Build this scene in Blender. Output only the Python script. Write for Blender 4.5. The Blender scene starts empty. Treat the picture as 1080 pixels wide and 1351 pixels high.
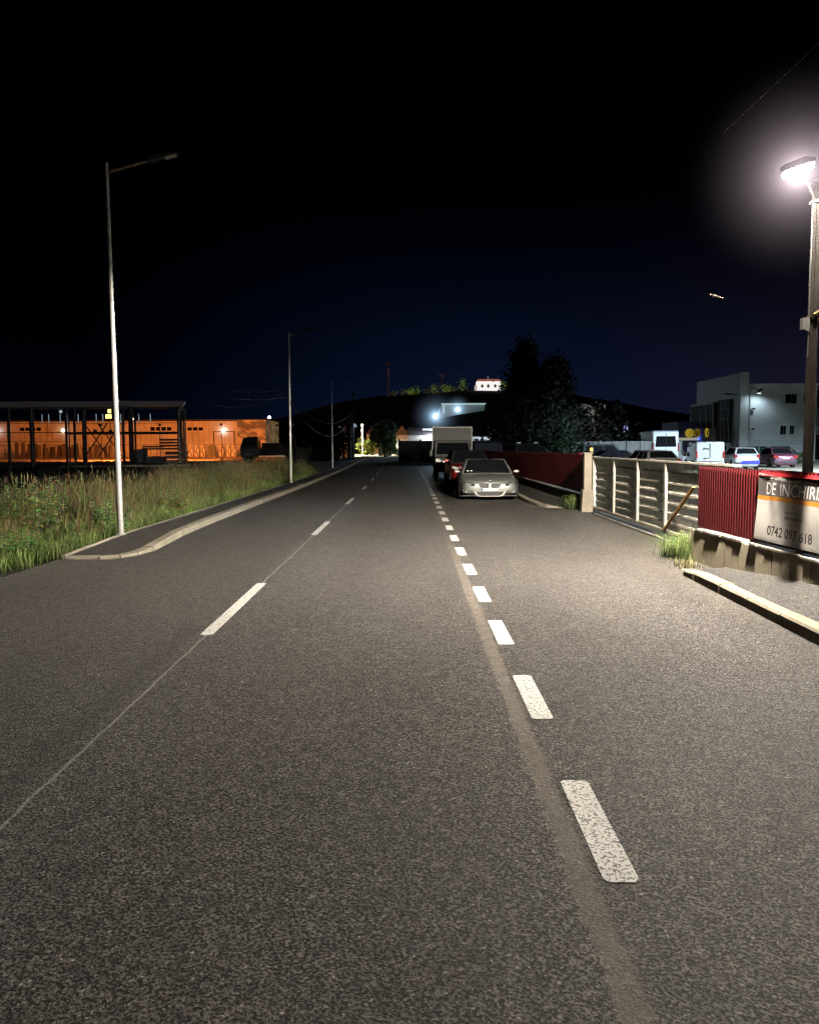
import bpy, bmesh, math, random
import numpy as np
from mathutils import Vector, Matrix
R = math.radians
random.seed(7)
rng = np.random.default_rng(11)
scene = bpy.context.scene
col = scene.collection
CAM_H = 1.65

def at(u, v, y):
    """point at ground distance y (metres) seen at position u, v of the photograph's frame"""
    return ((u - 540) * y / 1080.0, y, CAM_H + (588.5 - v) * y / 1080.0)

# ------------------------------------------------------------------ materials
class X:
    """tiny wrapper so that shader maths can be written as expressions"""
    def __init__(s, nt, sock): s.nt, s.s = nt, sock
    def _m(s, op, o=None, o2=None):
        n = s.nt.nodes.new('ShaderNodeMath'); n.operation = op
        s.nt.links.new(s.s, n.inputs[0])
        for i, q in ((1, o), (2, o2)):
            if q is None: continue
            if isinstance(q, X): s.nt.links.new(q.s, n.inputs[i])
            else: n.inputs[i].default_value = q
        return X(s.nt, n.outputs[0])
    def __add__(s, o): return s._m('ADD', o)
    __radd__ = __add__
    def __sub__(s, o): return s._m('SUBTRACT', o)
    def __mul__(s, o): return s._m('MULTIPLY', o)
    __rmul__ = __mul__
    def __truediv__(s, o): return s._m('DIVIDE', o)
    def pow(s, o): return s._m('POWER', o)
    def abs(s): return s._m('ABSOLUTE')
    def lt(s, o): return s._m('LESS_THAN', o)
    def gt(s, o): return s._m('GREATER_THAN', o)
    def fract(s): return s._m('FRACT')
    def sin(s): return s._m('SINE')
    def max(s, o): return s._m('MAXIMUM', o)
    def min(s, o): return s._m('MINIMUM', o)
    def inv(s): return (s * -1.0) + 1.0
    def ramp(s, a, b, c=0.0, d=1.0):
        n = s.nt.nodes.new('ShaderNodeMapRange'); n.interpolation_type = 'SMOOTHSTEP'
        s.nt.links.new(s.s, n.inputs[0])
        for i, q in enumerate((a, b, c, d)): n.inputs[i + 1].default_value = q
        return X(s.nt, n.outputs[0])

class G:
    """a material under construction"""
    def __init__(g, name):
        g.m = bpy.data.materials.new(name); g.m.use_nodes = True
        g.nt = g.m.node_tree; g.b = g.nt.nodes['Principled BSDF']
        g.out = g.nt.nodes['Material Output']
        tc = g.nt.nodes.new('ShaderNodeTexCoord'); g.obj = tc.outputs['Object']
        g.geo = g.nt.nodes.new('ShaderNodeNewGeometry')
        g.pos = g.geo.outputs['Position']
    def link(g, a, b): g.nt.links.new(a.s if isinstance(a, X) else a, b)
    def xyz(g, v=None):
        n = g.nt.nodes.new('ShaderNodeSeparateXYZ'); g.link(v or g.obj, n.inputs[0])
        return [X(g.nt, o) for o in n.outputs]
    def turned(g, v):
        n = g.nt.nodes.new('ShaderNodeMapping'); g.link(v, n.inputs[0]); n.inputs['Rotation'].default_value = (.61, .47, .83); return n.outputs[0]
    def scaled(g, sx, sy, sz, v=None):
        n = g.nt.nodes.new('ShaderNodeMapping'); g.link(v or g.obj, n.inputs[0])
        n.inputs['Scale'].default_value = (sx, sy, sz); return n.outputs[0]
    def noise(g, scale, detail=3, rough=.55, v=None, out=0):
        n = g.nt.nodes.new('ShaderNodeTexNoise'); g.link(v or g.obj, n.inputs['Vector'])
        n.inputs['Scale'].default_value = scale; n.inputs['Detail'].default_value = detail
        n.inputs['Roughness'].default_value = rough
        return X(g.nt, n.outputs[out])
    def voro(g, scale, v=None, feature='F1'):
        n = g.nt.nodes.new('ShaderNodeTexVoronoi'); g.link(v or g.obj, n.inputs['Vector'])
        n.feature = feature; n.inputs['Scale'].default_value = scale
        d = X(g.nt, n.outputs['Distance'])
        return d, n.outputs['Color'] if feature == 'F1' else None
    def mix(g, f, a, b):
        n = g.nt.nodes.new('ShaderNodeMix'); n.data_type = 'RGBA'
        if isinstance(f, X): g.link(f, n.inputs[0])
        else: n.inputs[0].default_value = f
        for i, q in ((6, a), (7, b)):
            if isinstance(q, (tuple, list)): n.inputs[i].default_value = (*q[:3], 1)
            else: g.link(q, n.inputs[i])
        return n.outputs[2]
    def bump(g, h, strength=.3, dist=.01, prev=None):
        n = g.nt.nodes.new('ShaderNodeBump'); g.link(h, n.inputs['Height'])
        n.inputs['Strength'].default_value = strength; n.inputs['Distance'].default_value = dist
        if prev: g.link(prev, n.inputs['Normal'])
        return n.outputs[0]
    def set(g, **k):
        for key, v in k.items():
            i = g.b.inputs[{'color': 'Base Color', 'rough': 'Roughness', 'metal': 'Metallic', 'normal': 'Normal',
                            'spec': 'Specular IOR Level', 'coat': 'Coat Weight', 'trans': 'Transmission Weight',
                            'emit': 'Emission Color', 'power': 'Emission Strength', 'alpha': 'Alpha'}[key]]
            if isinstance(v, X) or hasattr(v, 'is_output'): g.link(v, i)
            elif isinstance(v, (tuple, list)): i.default_value = (*v[:3], 1)
            else: i.default_value = v
        return g

def mat(name, c, rough=.7, metal=0., var=.25, scale=3., bump=0., bscale=40., spec=.4, coat=0., dirt=None, v=None):
    """painted / mineral surface: base colour broken up by two octaves of noise, with optional grime and bump"""
    g = G(name)
    src = g.scaled(1, 1, 1, g.pos) if v == 'world' else None
    n1 = g.noise(scale, 5, .6, src); n2 = g.noise(scale * 9, 3, .6, src)
    f = (n1 * .65 + n2 * .35).ramp(.3, .7)
    lo = [x * (1 - var) for x in c]; hi = [min(1, x * (1 + var * .7)) for x in c]
    cc = g.mix(f, lo, hi)
    if dirt:
        cc = g.mix(g.noise(scale * .6, 6, .7, src).ramp(.5, .72), cc, dirt)
    g.set(color=cc, metal=metal, spec=spec, coat=coat, rough=(f * .15 + (rough - .07)))
    if bump: g.set(normal=g.bump(g.noise(bscale, 4, .6, src), bump, .01))
    return g.m

def emis(name, c, s):
    g = G(name); n = g.noise(6, 2)
    g.set(color=[x * .3 for x in c], rough=.4, emit=c, power=(n * (.5 * s) + .75 * s)); return g.m

def glassy(name, c=(.01, .012, .014), rough=.08):
    g = G(name); g.set(color=g.mix(g.noise(2, 2), c, [x * 1.8 for x in c]), rough=rough, spec=.12); return g.m

# ------------------------------------------------------------------ mesh building
class MB:
    def __init__(s): s.v, s.f = [], []
    def add(s, vs, fs):
        o = len(s.v); s.v += [tuple(q) for q in vs]; s.f += [tuple(i + o for i in q) for q in fs]; return s
    def box(s, x0, x1, y0, y1, z0, z1, rot=None, piv=None):
        vs = [Vector((x, y, z)) for z in (z0, z1) for y in (y0, y1) for x in (x0, x1)]
        if rot is not None:
            p = Vector(piv) if piv else Vector(((x0 + x1) / 2, (y0 + y1) / 2, (z0 + z1) / 2))
            vs = [rot @ (q - p) + p for q in vs]
        return s.add(vs, [(0, 2, 3, 1), (4, 5, 7, 6), (0, 1, 5, 4), (2, 6, 7, 3), (0, 4, 6, 2), (1, 3, 7, 5)])
    def tube(s, pts, r, n=8, cap=True):
        pts = [Vector(p) for p in pts]; rs = r if isinstance(r, (list, tuple)) else [r] * len(pts)
        vs, fs = [], []
        for i, p in enumerate(pts):
            d = (pts[min(i + 1, len(pts) - 1)] - pts[max(i - 1, 0)]).normalized()
            a = d.cross(Vector((0, 0, 1)) if abs(d.z) < .9 else Vector((1, 0, 0))).normalized(); b = d.cross(a)
            for k in range(n):
                t = 2 * math.pi * k / n; vs.append(p + a * (math.cos(t) * rs[i]) + b * (math.sin(t) * rs[i]))
        for i in range(len(pts) - 1):
            for k in range(n):
                k2 = (k + 1) % n; fs.append((i * n + k, i * n + k2, (i + 1) * n + k2, (i + 1) * n + k))
        if cap: fs += [tuple(range(n))[::-1], tuple((len(pts) - 1) * n + k for k in range(n))]
        return s.add(vs, fs)
    def bar(s, a, b, w, h=None):
        """square bar between two points"""
        a, b = Vector(a), Vector(b); h = h or w; d = (b - a).normalized()
        x = d.cross(Vector((0, 0, 1)) if abs(d.z) < .95 else Vector((1, 0, 0))).normalized(); y = x.cross(d)
        vs = [p + x * (sx * w / 2) + y * (sy * h / 2) for p in (a, b) for sx, sy in ((-1, -1), (1, -1), (1, 1), (-1, 1))]
        return s.add(vs, [(0, 3, 2, 1), (4, 5, 6, 7), (0, 1, 5, 4), (1, 2, 6, 5), (2, 3, 7, 6), (3, 0, 4, 7)])
    def prism(s, poly, axis, a, b):
        """polygon in the two other axes (in xyz order) extruded along axis from a to b"""
        def p3(q, t): l = list(q); l.insert(axis, t); return l
        n = len(poly); vs = [p3(q, a) for q in poly] + [p3(q, b) for q in poly]
        fs = [tuple(range(n))[::-1], tuple(range(n, 2 * n))] + [(i, (i + 1) % n, n + (i + 1) % n, n + i) for i in range(n)]
        return s.add(vs, fs)
    def lathe(s, prof, axis=2, c=(0, 0, 0), n=20):
        """profile of (radius, position along axis) revolved round axis"""
        vs, fs = [], []; m = len(prof)
        for k in range(n):
            t = 2 * math.pi * k / n
            for r, h in prof:
                q = [r * math.cos(t), r * math.sin(t)]; q.insert(axis, h); vs.append([q[i] + c[i] for i in range(3)])
        for k in range(n):
            for i in range(m - 1):
                k2 = (k + 1) % n; fs.append((k * m + i, k2 * m + i, k2 * m + i + 1, k * m + i + 1))
        return s.add(vs, fs)
    def grid(s, fn, nu, nv):
        vs = [fn(i / nu, j / nv) for j in range(nv + 1) for i in range(nu + 1)]
        return s.add(vs, [(j * (nu + 1) + i, j * (nu + 1) + i + 1, (j + 1) * (nu + 1) + i + 1, (j + 1) * (nu + 1) + i)
                          for j in range(nv) for i in range(nu)])
    def quad(s, *q): return s.add(q, [tuple(range(len(q)))])
    def build(s, name, m, parent=None, smooth=False, bevel=0., subsurf=0, recalc=True):
        me = bpy.data.meshes.new(name); me.from_pydata(s.v, [], s.f)
        if recalc:
            bm = bmesh.new(); bm.from_mesh(me); bmesh.ops.recalc_face_normals(bm, faces=bm.faces); bm.to_mesh(me); bm.free()
        me.materials.append(m)
        o = bpy.data.objects.new(name, me); col.objects.link(o)
        if parent: o.parent = parent
        if bevel:
            b = o.modifiers.new('bevel', 'BEVEL'); b.width = bevel; b.segments = 2; b.limit_method = 'ANGLE'; b.angle_limit = R(35)
        if subsurf:
            b = o.modifiers.new('sub', 'SUBSURF'); b.levels = b.render_levels = subsurf
        if smooth:
            for p in me.polygons: p.use_smooth = True
            if not subsurf and hasattr(me, 'set_sharp_from_angle'): me.set_sharp_from_angle(angle=R(40))
        return o

def tag(o, label, cat, group=None):
    o['label'] = label; o['category'] = cat
    if group: o['group'] = group
    return o
def thing(name, label, cat, loc=(0, 0, 0), rz=0, group=None):
    o = bpy.data.objects.new(name, None); o.empty_display_size = .2; col.objects.link(o)
    o.location = loc; o.rotation_euler = (0, 0, rz); return tag(o, label, cat, group)
def struct(o): o['kind'] = 'structure'; return o
def copy_tree(o, parent=None):
    c = o.copy(); col.objects.link(c); c.parent = parent
    for ch in list(o.children): copy_tree(ch, c)
    return c
def lamp(name, kind, loc, power, color, parent=None, size=.1, rot=None, **k):
    l = bpy.data.lights.new(name, kind); l.energy = power; l.color = color
    if kind == 'AREA': l.shape = 'DISK'; l.size = size
    else: l.shadow_soft_size = size
    for a, b in k.items(): setattr(l, a, b)
    o = bpy.data.objects.new(name, l); col.objects.link(o); o.location = loc
    if rot is not None: o.rotation_euler = rot
    if parent: o.parent = parent
    return o
def aim(a, b):
    return (Vector(b) - Vector(a)).to_track_quat('-Z', 'Y').to_euler()
# ------------------------------------------------------------------ common materials
M = {}
M['black'] = mat('black_rubber', (.02, .02, .02), .8, var=.3)
M['plastic'] = mat('dark_plastic', (.03, .03, .032), .5, var=.2)
M['glass'] = glassy('dark_glass', (.006, .007, .008), .06)
M['chrome'] = mat('chrome', (.7, .7, .7), .2, 1., var=.08)
M['galv'] = mat('galvanised_steel', (.50, .49, .46), .42, .35, var=.2, scale=6, dirt=(.4, .38, .34))
M['darksteel'] = mat('dark_painted_steel', (.018, .018, .021), .6, var=.3)
M['concrete'] = mat('weathered_concrete', (.33, .30, .25), .9, var=.3, scale=2.2, bump=.5, bscale=60, dirt=(.18, .16, .13))
M['plate'] = mat('number_plate', (.62, .62, .60), .5, var=.5, scale=22)
M['rim'] = mat('alloy', (.35, .35, .36), .35, .7, var=.2)
M['red_lens'] = mat('red_lens', (.30, .01, .012), .2, var=.3, spec=.6)
M['lens'] = mat('clear_lens', (.55, .55, .52), .12, .2, var=.3, scale=25, spec=.8)
M['cable'] = mat('cable_sheath', (.45, .45, .47), .6, var=.2)

def bend(y):
    """the road drifts to the left beyond 28 m"""
    if y < 28: return 0.
    if y < 66: return -.00026 * (y - 28) ** 2
    return -.00026 * 38 ** 2 - .0198 * (y - 66)

# ------------------------------------------------------------------ asphalt
def asphalt(name, base=(.081, .0745, .0685), road=True):
    g = G(name); x, y, z = g.xyz(g.pos)
    wob = g.noise(18, 2, .5, g.pos)
    dv = g.scaled(1, .9, 1, g.pos)
    d1, c1 = g.voro(120, dv)
    bw = g.nt.nodes.new('ShaderNodeSeparateColor'); g.link(c1, bw.inputs[0]); cell = X(g.nt, bw.outputs[0])
    cell2 = X(g.nt, bw.outputs[1])
    big = g.noise(.55, 5, .6, g.scaled(1.6, .35, 1, g.pos)); mid = g.noise(5, 6, .7, g.pos)
    tp = g.turned(g.pos); n1 = g.noise(76, 4, .72, tp); n2 = g.noise(260, 2, .6, tp)
    stone = n1.ramp(.44, .545, 0, 1)                      # 1 on the chippings, 0 in the voids between them
    tone = cell * .7 + .62
    val = (stone * 1.5 + .05) * tone * (g.noise(19, 3, .6, tp).ramp(.3, .7, .62, 1.38)) * (n2 * .9 + .55) * (big * .8 + .60) * (mid * .7 + .65)
    val = val * (cell2.gt(.975) * stone * 1.3 + 1.0)     # a few bright chippings
    stain = g.noise(.9, 4, .65, g.scaled(1, .5, 1, g.pos)).ramp(.58, .72, 1, .72)
    val = val * stain
    c = g.nt.nodes.new('ShaderNodeVectorMath'); c.operation = 'SCALE'
    hue = g.mix(cell, [base[0] * .92, base[1] * .97, base[2] * 1.05], [base[0] * 1.08, base[1] * 1.0, base[2] * .9])
    g.link(hue, c.inputs[0]); g.link(val * 1.25, c.inputs['Scale']); cc = c.outputs[0]
    bumpamt = X(g.nt, stone.s)
    h = n1.ramp(.30, .60, 0, 1) * 1.2 + n2 * .45 + d1.ramp(0, .6, .22, 0)
    if road:
        # smooth mortar-coloured joint beside the parking line
        jx = ((x - .655 + (y - 3.5) * -.004 + (wob - .5) * .07 + (g.noise(3, 2, .5, g.pos) - .5) * .06).abs())
        joint = jx.ramp(.035, .075, 1, 0) * y.ramp(8.5, 17, 1, .35) * (g.noise(7, 4, .7, g.pos).ramp(.3, .6, .55, 1))
        cc = g.mix(joint * .9, cc, (.165, .14, .112))
        h = h * (joint * -.65 + 1.0)
        # thin pale setting-out lines
        l1 = (x + 1.79 + (g.noise(2.2, 3, .6, g.pos) - .5) * .05).abs().ramp(.006, .013, 1, 0) * y.lt(24.) * g.noise(30, 3, .7, g.pos).ramp(.25, .45, .35, 1)
        l2 = (x - .95 - (y - 2.3) * -.01 + (g.noise(3, 3, .6, g.pos) - .5) * .05).abs().ramp(.004, .009, 1, 0) * y.lt(2.75) * y.gt(1.6) * g.noise(60, 3, .7, g.pos).ramp(.45, .6)
        cc = g.mix(l1 * .75 + l2 * .5, cc, (.42, .40, .36))
        # darker lane joint next to the centre line
        l3 = (x + 1.98 + (wob - .5) * .06).abs().ramp(.05, .13, 1, 0) * y.lt(7.5)
        cc = g.mix(l3 * .35, cc, (.03, .026, .022))
        # swept tyre arcs round the gateway and the left-hand side road
        rad = (((x - 7.5) * (x - 7.5) + (y - 24.) * (y - 24.)).pow(.5) * .55)
        arcs = g.noise(1.0, 4, .7, None)
        cmb = g.nt.nodes.new('ShaderNodeCombineXYZ'); g.link(rad * 5.0, cmb.inputs[0]); g.link((x + y) * .12, cmb.inputs[1])
        arc = g.noise(1.3, 5, .65, cmb.outputs[0]).ramp(.42, .68, 0, 1) * y.ramp(8, 13) * x.ramp(-1.5, 1.0)
        cc = g.mix(arc * .6, cc, (.125, .108, .088))
        cmb2 = g.nt.nodes.new('ShaderNodeCombineXYZ'); g.link((x * .45 + y) * 3.4 + wob * .3, cmb2.inputs[0]); g.link(x * .25, cmb2.inputs[1])
        arc2 = g.noise(1.2, 5, .7, cmb2.outputs[0]).ramp(.5, .7, 0, 1) * x.ramp(-3.6, -2.6, 1, 0) * y.ramp(6, 8.5) * y.ramp(11.5, 14, 1, 0)
        cc = g.mix(arc2 * .85, cc, (.14, .122, .10))
        grit = (x - 3.3 + (g.noise(2.5, 5, .7, g.pos) - .5) * .7).ramp(-.28, .1, 0, 1) * y.ramp(5.2, 8.0) * g.noise(26, 4, .75, g.pos).ramp(.5, .68)
        cc = g.mix(grit * .7, cc, (.30, .24, .15))
        lft = (x + 1.9 + (wob - .5) * .1).ramp(-.05, .05, 1, 0)
        cc = g.mix(lft * .30 * y.ramp(3, 9), cc, (.028, .024, .020)); h = h * (lft * -.35 * y.ramp(3, 9) + 1.0)
    g.set(color=cc, rough=cell2.gt(.86) * stone * -.30 + .66, spec=.5, normal=g.bump(h, 1.0, .013))
    return g.m
M['asphalt'] = asphalt('road_asphalt')
M['walk'] = asphalt('pavement_asphalt', (.058, .054, .051), False)
M['walk_l'] = asphalt('left_pavement_asphalt', (.05, .043, .038), False)

def paint():
    g = G('white_road_paint'); d, c = g.voro(95, g.scaled(1, .9, 1, g.pos))
    st = g.noise(66, 4, .68, g.turned(g.pos)).ramp(.36, .52, 0, 1); n = g.noise(30, 5, .75, g.pos); n2 = g.noise(5, 3, .6, g.pos)
    worn = (st * .60 + n * .62).ramp(.54, .70, 0, 1)
    cc = g.mix(worn, (.15, .14, .125), g.mix(n2, (.62, .605, .565), (.76, .75, .715)))
    g.set(color=cc, rough=.7, normal=g.bump(st + n * .4, .6, .007)); return g.m
M['paint'] = paint()

# ------------------------------------------------------------------ terrain, road, markings
gt = G('terrain_soil'); n = gt.noise(.4, 6, .65, gt.pos); n2 = gt.noise(6, 5, .7, gt.pos)
gt.set(color=gt.mix((n * .5 + n2 * .5).ramp(.35, .65), (.008, .009, .006), (.018, .018, .011)), rough=.95, normal=gt.bump(n2, .8, .06))
M['soil'] = gt.m
struct(MB().quad((-900, -40, -.03), (900, -40, -.03), (900, 1400, -.03), (-900, 1400, -.03)).build('ground', M['soil']))

rd = MB()
rd.quad((-40, -12, 0), (4.3, -12, 0), (4.3, 10.4, 0), (-40, 10.4, 0))
rd.quad((-5.2, 10.4, 0), (4.62, 10.4, 0), (4.62, 12.0, 0), (-5.2, 12.0, 0))
rd.quad((-4.4, 12.0, 0), (4.62, 12.0, 0), (4.62, 22, 0), (-4.4, 22, 0))
ys = [22, 26, 30] + list(range(34, 190, 4))
for a, b in zip(ys[:-1], ys[1:]):
    rd.quad((-4.5 + bend(a) * 1.25, a, 0), (3.52 + bend(a) * .55, a, 0), (3.52 + bend(b) * .55, b, 0), (-4.5 + bend(b) * 1.25, b, 0))
road = struct(rd.build('road', M['asphalt']))

def dash(mb, x, y0, y1, w, fx=lambda y: 0, fw=1.0):
    r = w * .22; n = 5; pts = []
    for cx, cy, a0 in ((w / 2 - r, y1 - r, 0), (-w / 2 + r, y1 - r, 90), (-w / 2 + r, y0 + r, 180), (w / 2 - r, y0 + r, 270)):
        for k in range(n):
            t = R(a0 + 90 * k / (n - 1)); yy = cy + r * math.sin(t)
            pts.append((x + cx + r * math.cos(t) + fx(yy) + random.uniform(-.002, .002), yy, .0045))
    mb.quad(*pts)
mk = MB(); y = 1.11 - 1.86 * 2
while y < 34:
    dash(mk, .80, y, y + .95, .135, lambda q: bend(q) * .45); y += 1.86
while y < 130:
    dash(mk, .80, y, y + .95, .135, lambda q: bend(q) * .45); y += 1.86
struct(mk.build('parking_line_marking', M['paint']))
mk = MB(); y = 7.09 - 8.13 * 2
while y < 160:
    dash(mk, -1.79, y, y + 2.72, .115, bend); y += 8.13
struct(mk.build('centre_line_marking', M['paint']))

# ------------------------------------------------------------------ kerbs and pavements
gk = G('kerb_concrete'); n = gk.noise(1.3, 4, .6, gk.pos); n2 = gk.noise(40, 4, .7, gk.pos)
gk.set(color=gk.mix((n * .6 + n2 * .4).ramp(.3, .7), (.19, .165, .12), (.34, .30, .23)), rough=.9, normal=gk.bump(n2, .5, .006))
M['kerb'] = gk.m
def resample(path, step):
    out = []; acc = 0
    for i in range(len(path) - 1):
        a, b = Vector(path[i]), Vector(path[i + 1]); L = (b - a).length; n = max(1, round(L / step))
        out += [a.lerp(b, k / n) for k in range(n)]
    return out + [Vector(path[-1])]
def kerb_run(mb, path, w, side, step=1.0):
    """kerb stones of width w along path (x, y, top z), lying to `side` (+1 = right of travel) of it"""
    P = resample(path, step); L = len(P)
    nrm = []
    for i in range(L):
        d = P[min(i + 1, L - 1)] - P[max(i - 1, 0)]; d.z = 0; d.normalize(); nrm.append(Vector((d.y, -d.x, 0)) * side)
    for i in range(L - 1):
        a, b = P[i], P[i + 1]; g_ = (b - a).normalized() * .011; a2, b2 = a + g_, b - g_
        ja = random.uniform(-.004, .004)
        vs = []
        for p, nn in ((a2, nrm[i]), (b2, nrm[i + 1])):
            z = p.z + ja
            vs += [(p.x, p.y, -.02), (p.x, p.y, z - .02), (p.x + nn.x * .02, p.y + nn.y * .02, z),
                   (p.x + nn.x * w, p.y + nn.y * w, z), (p.x + nn.x * w, p.y + nn.y * w, -.02)]
        mb.add(vs, [(0, 1, 6, 5), (1, 2, 7, 6), (2, 3, 8, 7), (3, 4, 9, 8), (0, 4, 3, 2, 1), (5, 6, 7, 8, 9)])
LK = [(-5.08, 12.03, .035), (-4.6, 12.05, .035), (-4.32, 12.15, .04), (-4.15, 12.45, .05), (-4.08, 12.97, .07), (-4.12, 13.8, .10), (-4.22, 15.2, .12)]
LK += [(-4.28 + (bend(q) * 1.25), q, .12) for q in (18, 22, 26, 30, 35, 40, 46, 52, 58, 66, 74, 84, 96, 110)]
k = MB(); kerb_run(k, LK, .17, -1, 1.0)
struct(k.build('kerb', M['kerb']))
LE = [(-5.12, 12.1, .05), (-5.1, 14, .11), (-5.06, 18, .125)] + [(-5.06 + bend(q) * 1.25, q, .125) for q in (22, 28, 34, 40, 46, 52, 58, 66, 74, 84, 96, 110)]
k = MB(); kerb_run(k, LE, .06, -1, 1.0)
struct(k.build('edging', M['kerb']))
pv = MB()
def zl(q): return .03 + min(1, max(0, (q - 12.1) / 3)) * .083
qs = [12.16, 12.6, 13, 13.8, 15.2, 18, 22, 26, 30, 35, 40, 46, 52, 58, 66, 74, 84, 96, 110]
def lx(q, P):
    for a, b in zip(P[:-1], P[1:]):
        if a[1] <= q <= b[1]: return a[0] + (b[0] - a[0]) * (q - a[1]) / max(1e-6, b[1] - a[1])
    return P[-1][0]
for a, b in zip(qs[:-1], qs[1:]):
    pv.quad((lx(a, LE), a, zl(a)), (lx(a, LK) - .15, a, zl(a)), (lx(b, LK) - .15, b, zl(b)), (lx(b, LE), b, zl(b)))
struct(pv.build('pavement', M['walk_l']))

# right-hand pavement, near piece
RKn = [(4.02, 10.55, .03), (3.75, 10.62, .035), (3.56, 10.55, .05), (3.47, 10.3, .07), (3.455, 9.9, .10), (3.43, 9.0, .11), (3.36, 6.6, .11), (3.2, 2, .11), (3.0, -4, .11)]
k = MB(); kerb_run(k, RKn, .16, -1, .8); struct(k.build('kerb', mat('worn_kerb', (.19, .165, .12), .9, var=.35, scale=2.5, bump=.6, bscale=45, v='world', dirt=(.14, .115, .08))))
pv = MB(); prs = [(10.5, 3.62, 4.12, .045, .07), (10.2, 3.61, 4.14, .075, .09), (9.9, 3.60, 4.16, .095, .11), (9.0, 3.58, 4.19, .107, .18), (8.2, 3.55, 4.23, .107, .22), (6.6, 3.51, 4.3, .107, .23), (2, 3.35, 4.5, .107, .23), (-4, 3.15, 4.7, .107, .23)]
for a, b in zip(prs[:-1], prs[1:]):
    pv.quad((a[1], a[0], a[3]), (b[1], b[0], b[3]), (b[2], b[0], b[4]), (a[2], a[0], a[4]))
struct(pv.build('pavement', M['walk']))
# right-hand pavement beyond the gateway
RKf = [(4.36, 21.5, .03), (3.95, 21.55, .035), (3.66, 21.75, .05), (3.5, 22.4, .08), (3.40, 23.6, .11), (3.40, 26, .12), (3.42, 32, .12), (3.45 + bend(50) * .55, 50, .12), (3.45 + bend(90) * .55, 90, .12)]
k = MB(); kerb_run(k, RKf, .16, 1, 1.0); struct(k.build('kerb', M['kerb']))
pv = MB()
prs = [(21.62, 3.9, .04), (22.4, 3.62, .08), (23.6, 3.54, .108), (26, 3.54, .115), (32, 3.56, .115), (50, 3.59 + bend(50) * .55, .115), (90, 3.59 + bend(90) * .55, .115)]
for a, b in zip(prs[:-1], prs[1:]):
    pv.quad((a[1], a[0], a[2]), (4.45, a[0], a[2]), (4.45, b[0], b[2]), (b[1], b[0], b[2]))
struct(pv.build('pavement', M['walk_l']))
# car park behind the fence
gcp = G('car_park_concrete'); n = gcp.noise(.5, 5, .6, gcp.pos); n2 = gcp.noise(9, 4, .65, gcp.pos)
gcp.set(color=gcp.mix((n * .6 + n2 * .4).ramp(.3, .7), (.36, .325, .255), (.56, .51, .41)), rough=.9, normal=gcp.bump(n2, .4, .01))
struct(MB().quad((4.66, -6, -.008), (60, -6, -.008), (60, 110, -.008), (4.66, 110, -.008)).build('car_park', gcp.m))
# yard in front of the warehouse
gyd = G('yard_gravel'); n = gyd.noise(.7, 5, .6, gyd.pos); n2 = gyd.noise(12, 4, .65, gyd.pos)
gyd.set(color=gyd.mix((n * .5 + n2 * .5).ramp(.3, .7), (.20, .17, .13), (.36, .31, .25)), rough=.95)
struct(MB().quad((-110, 92, -.01), (-24, 92, -.01), (-24, 150, -.01), (-110, 150, -.01)).build('yard', gyd.m))
# far cross street lit by the village lamps
struct(MB().quad((-30, 132, .012), (2, 132, .012), (10, 190, .012), (-40, 190, .012)).build('street', mat('street_dust', (.45, .40, .29), .9, var=.3, scale=.5, v='world')))

# ------------------------------------------------------------------ hills and sky
gh = G('hill_grass'); n = gh.noise(.03, 6, .65, gh.pos); n2 = gh.noise(.3, 5, .7, gh.pos)
gh.set(color=gh.mix((n * .5 + n2 * .5).ramp(.35, .65), (.016, .024, .040), (.036, .048, .066)), rough=1.0, normal=gh.bump(n2, .7, .5))
def ridge(x):      # ridge height at 350 m
    u = 540 + x * 1080 / 350.
    pts = [(-400, 592), (150, 585), (300, 566), (400, 545), (450, 531), (505, 522), (560, 519.5), (600, 516), (630, 513), (660, 513.5), (720, 517), (800, 530), (900, 552), (1050, 578), (1500, 590)]
    for a, b in zip(pts[:-1], pts[1:]):
        if a[0] <= u <= b[0]:
            t = (u - a[0]) / (b[0] - a[0]); v = a[1] + (b[1] - a[1]) * t
            return max(.0, CAM_H + (588.5 - v) * 350 / 1080.)
    return 0.
def hillf(s, t):
    x = -320 + 640 * s; yy = 215 + 135 * t if t <= .75 else 316 + (t - .75) * 4 * 260
    tt = min(1, (yy - 215) / 135.)
    z = ridge(x) * (3 * tt * tt - 2 * tt ** 3) * (1 + .0) + (math.sin(x * .13) + math.sin(x * .31 + 1)) * .18 * tt
    if yy > 350: z = z * max(0, 1 - ((yy - 350) / 230.) ** 2) if yy > 360 else z
    return (x, yy, z - .02)
struct(MB().grid(hillf, 110, 32).build('hill', gh.m, smooth=True))

gs = G('night_sky'); gs.nt.nodes.remove(gs.b)
x, y, z = gs.xyz(gs.pos)
rr = (x * x + y * y + z * z).pow(.5)
el = z / rr; az = x / (y.abs() + 1.0)
low = el.ramp(-.02, .36, 1, 0).pow(1.6)
side = az.ramp(-.42, .12, 0, 1) * .93 + .07
east = az.ramp(.12, .5, 0, 1)
cl = gs.noise(2.2, 4, .6, gs.scaled(.0012, .0012, .004, gs.pos))
amt = low * side * (cl * .5 + .75)
ccol = gs.mix(east, (.0024, .0052, .0170), (.0060, .0058, .0150))
e = gs.nt.nodes.new('ShaderNodeEmission'); gs.link(ccol, e.inputs[0]); gs.link(amt * 1.35 + .012, e.inputs[1])
gs.link(e.outputs[0], gs.out.inputs[0])
sk = MB(); 
def skyf(s, t):
    a = 2 * math.pi * s; b = -0.04 + (math.pi / 2 + .04 - .002) * t
    return (1150 * math.cos(b) * math.cos(a), 1150 * math.cos(b) * math.sin(a), 1150 * math.sin(b))
so = struct(sk.grid(skyf, 48, 16).build('sky', gs.m, smooth=True))

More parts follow.
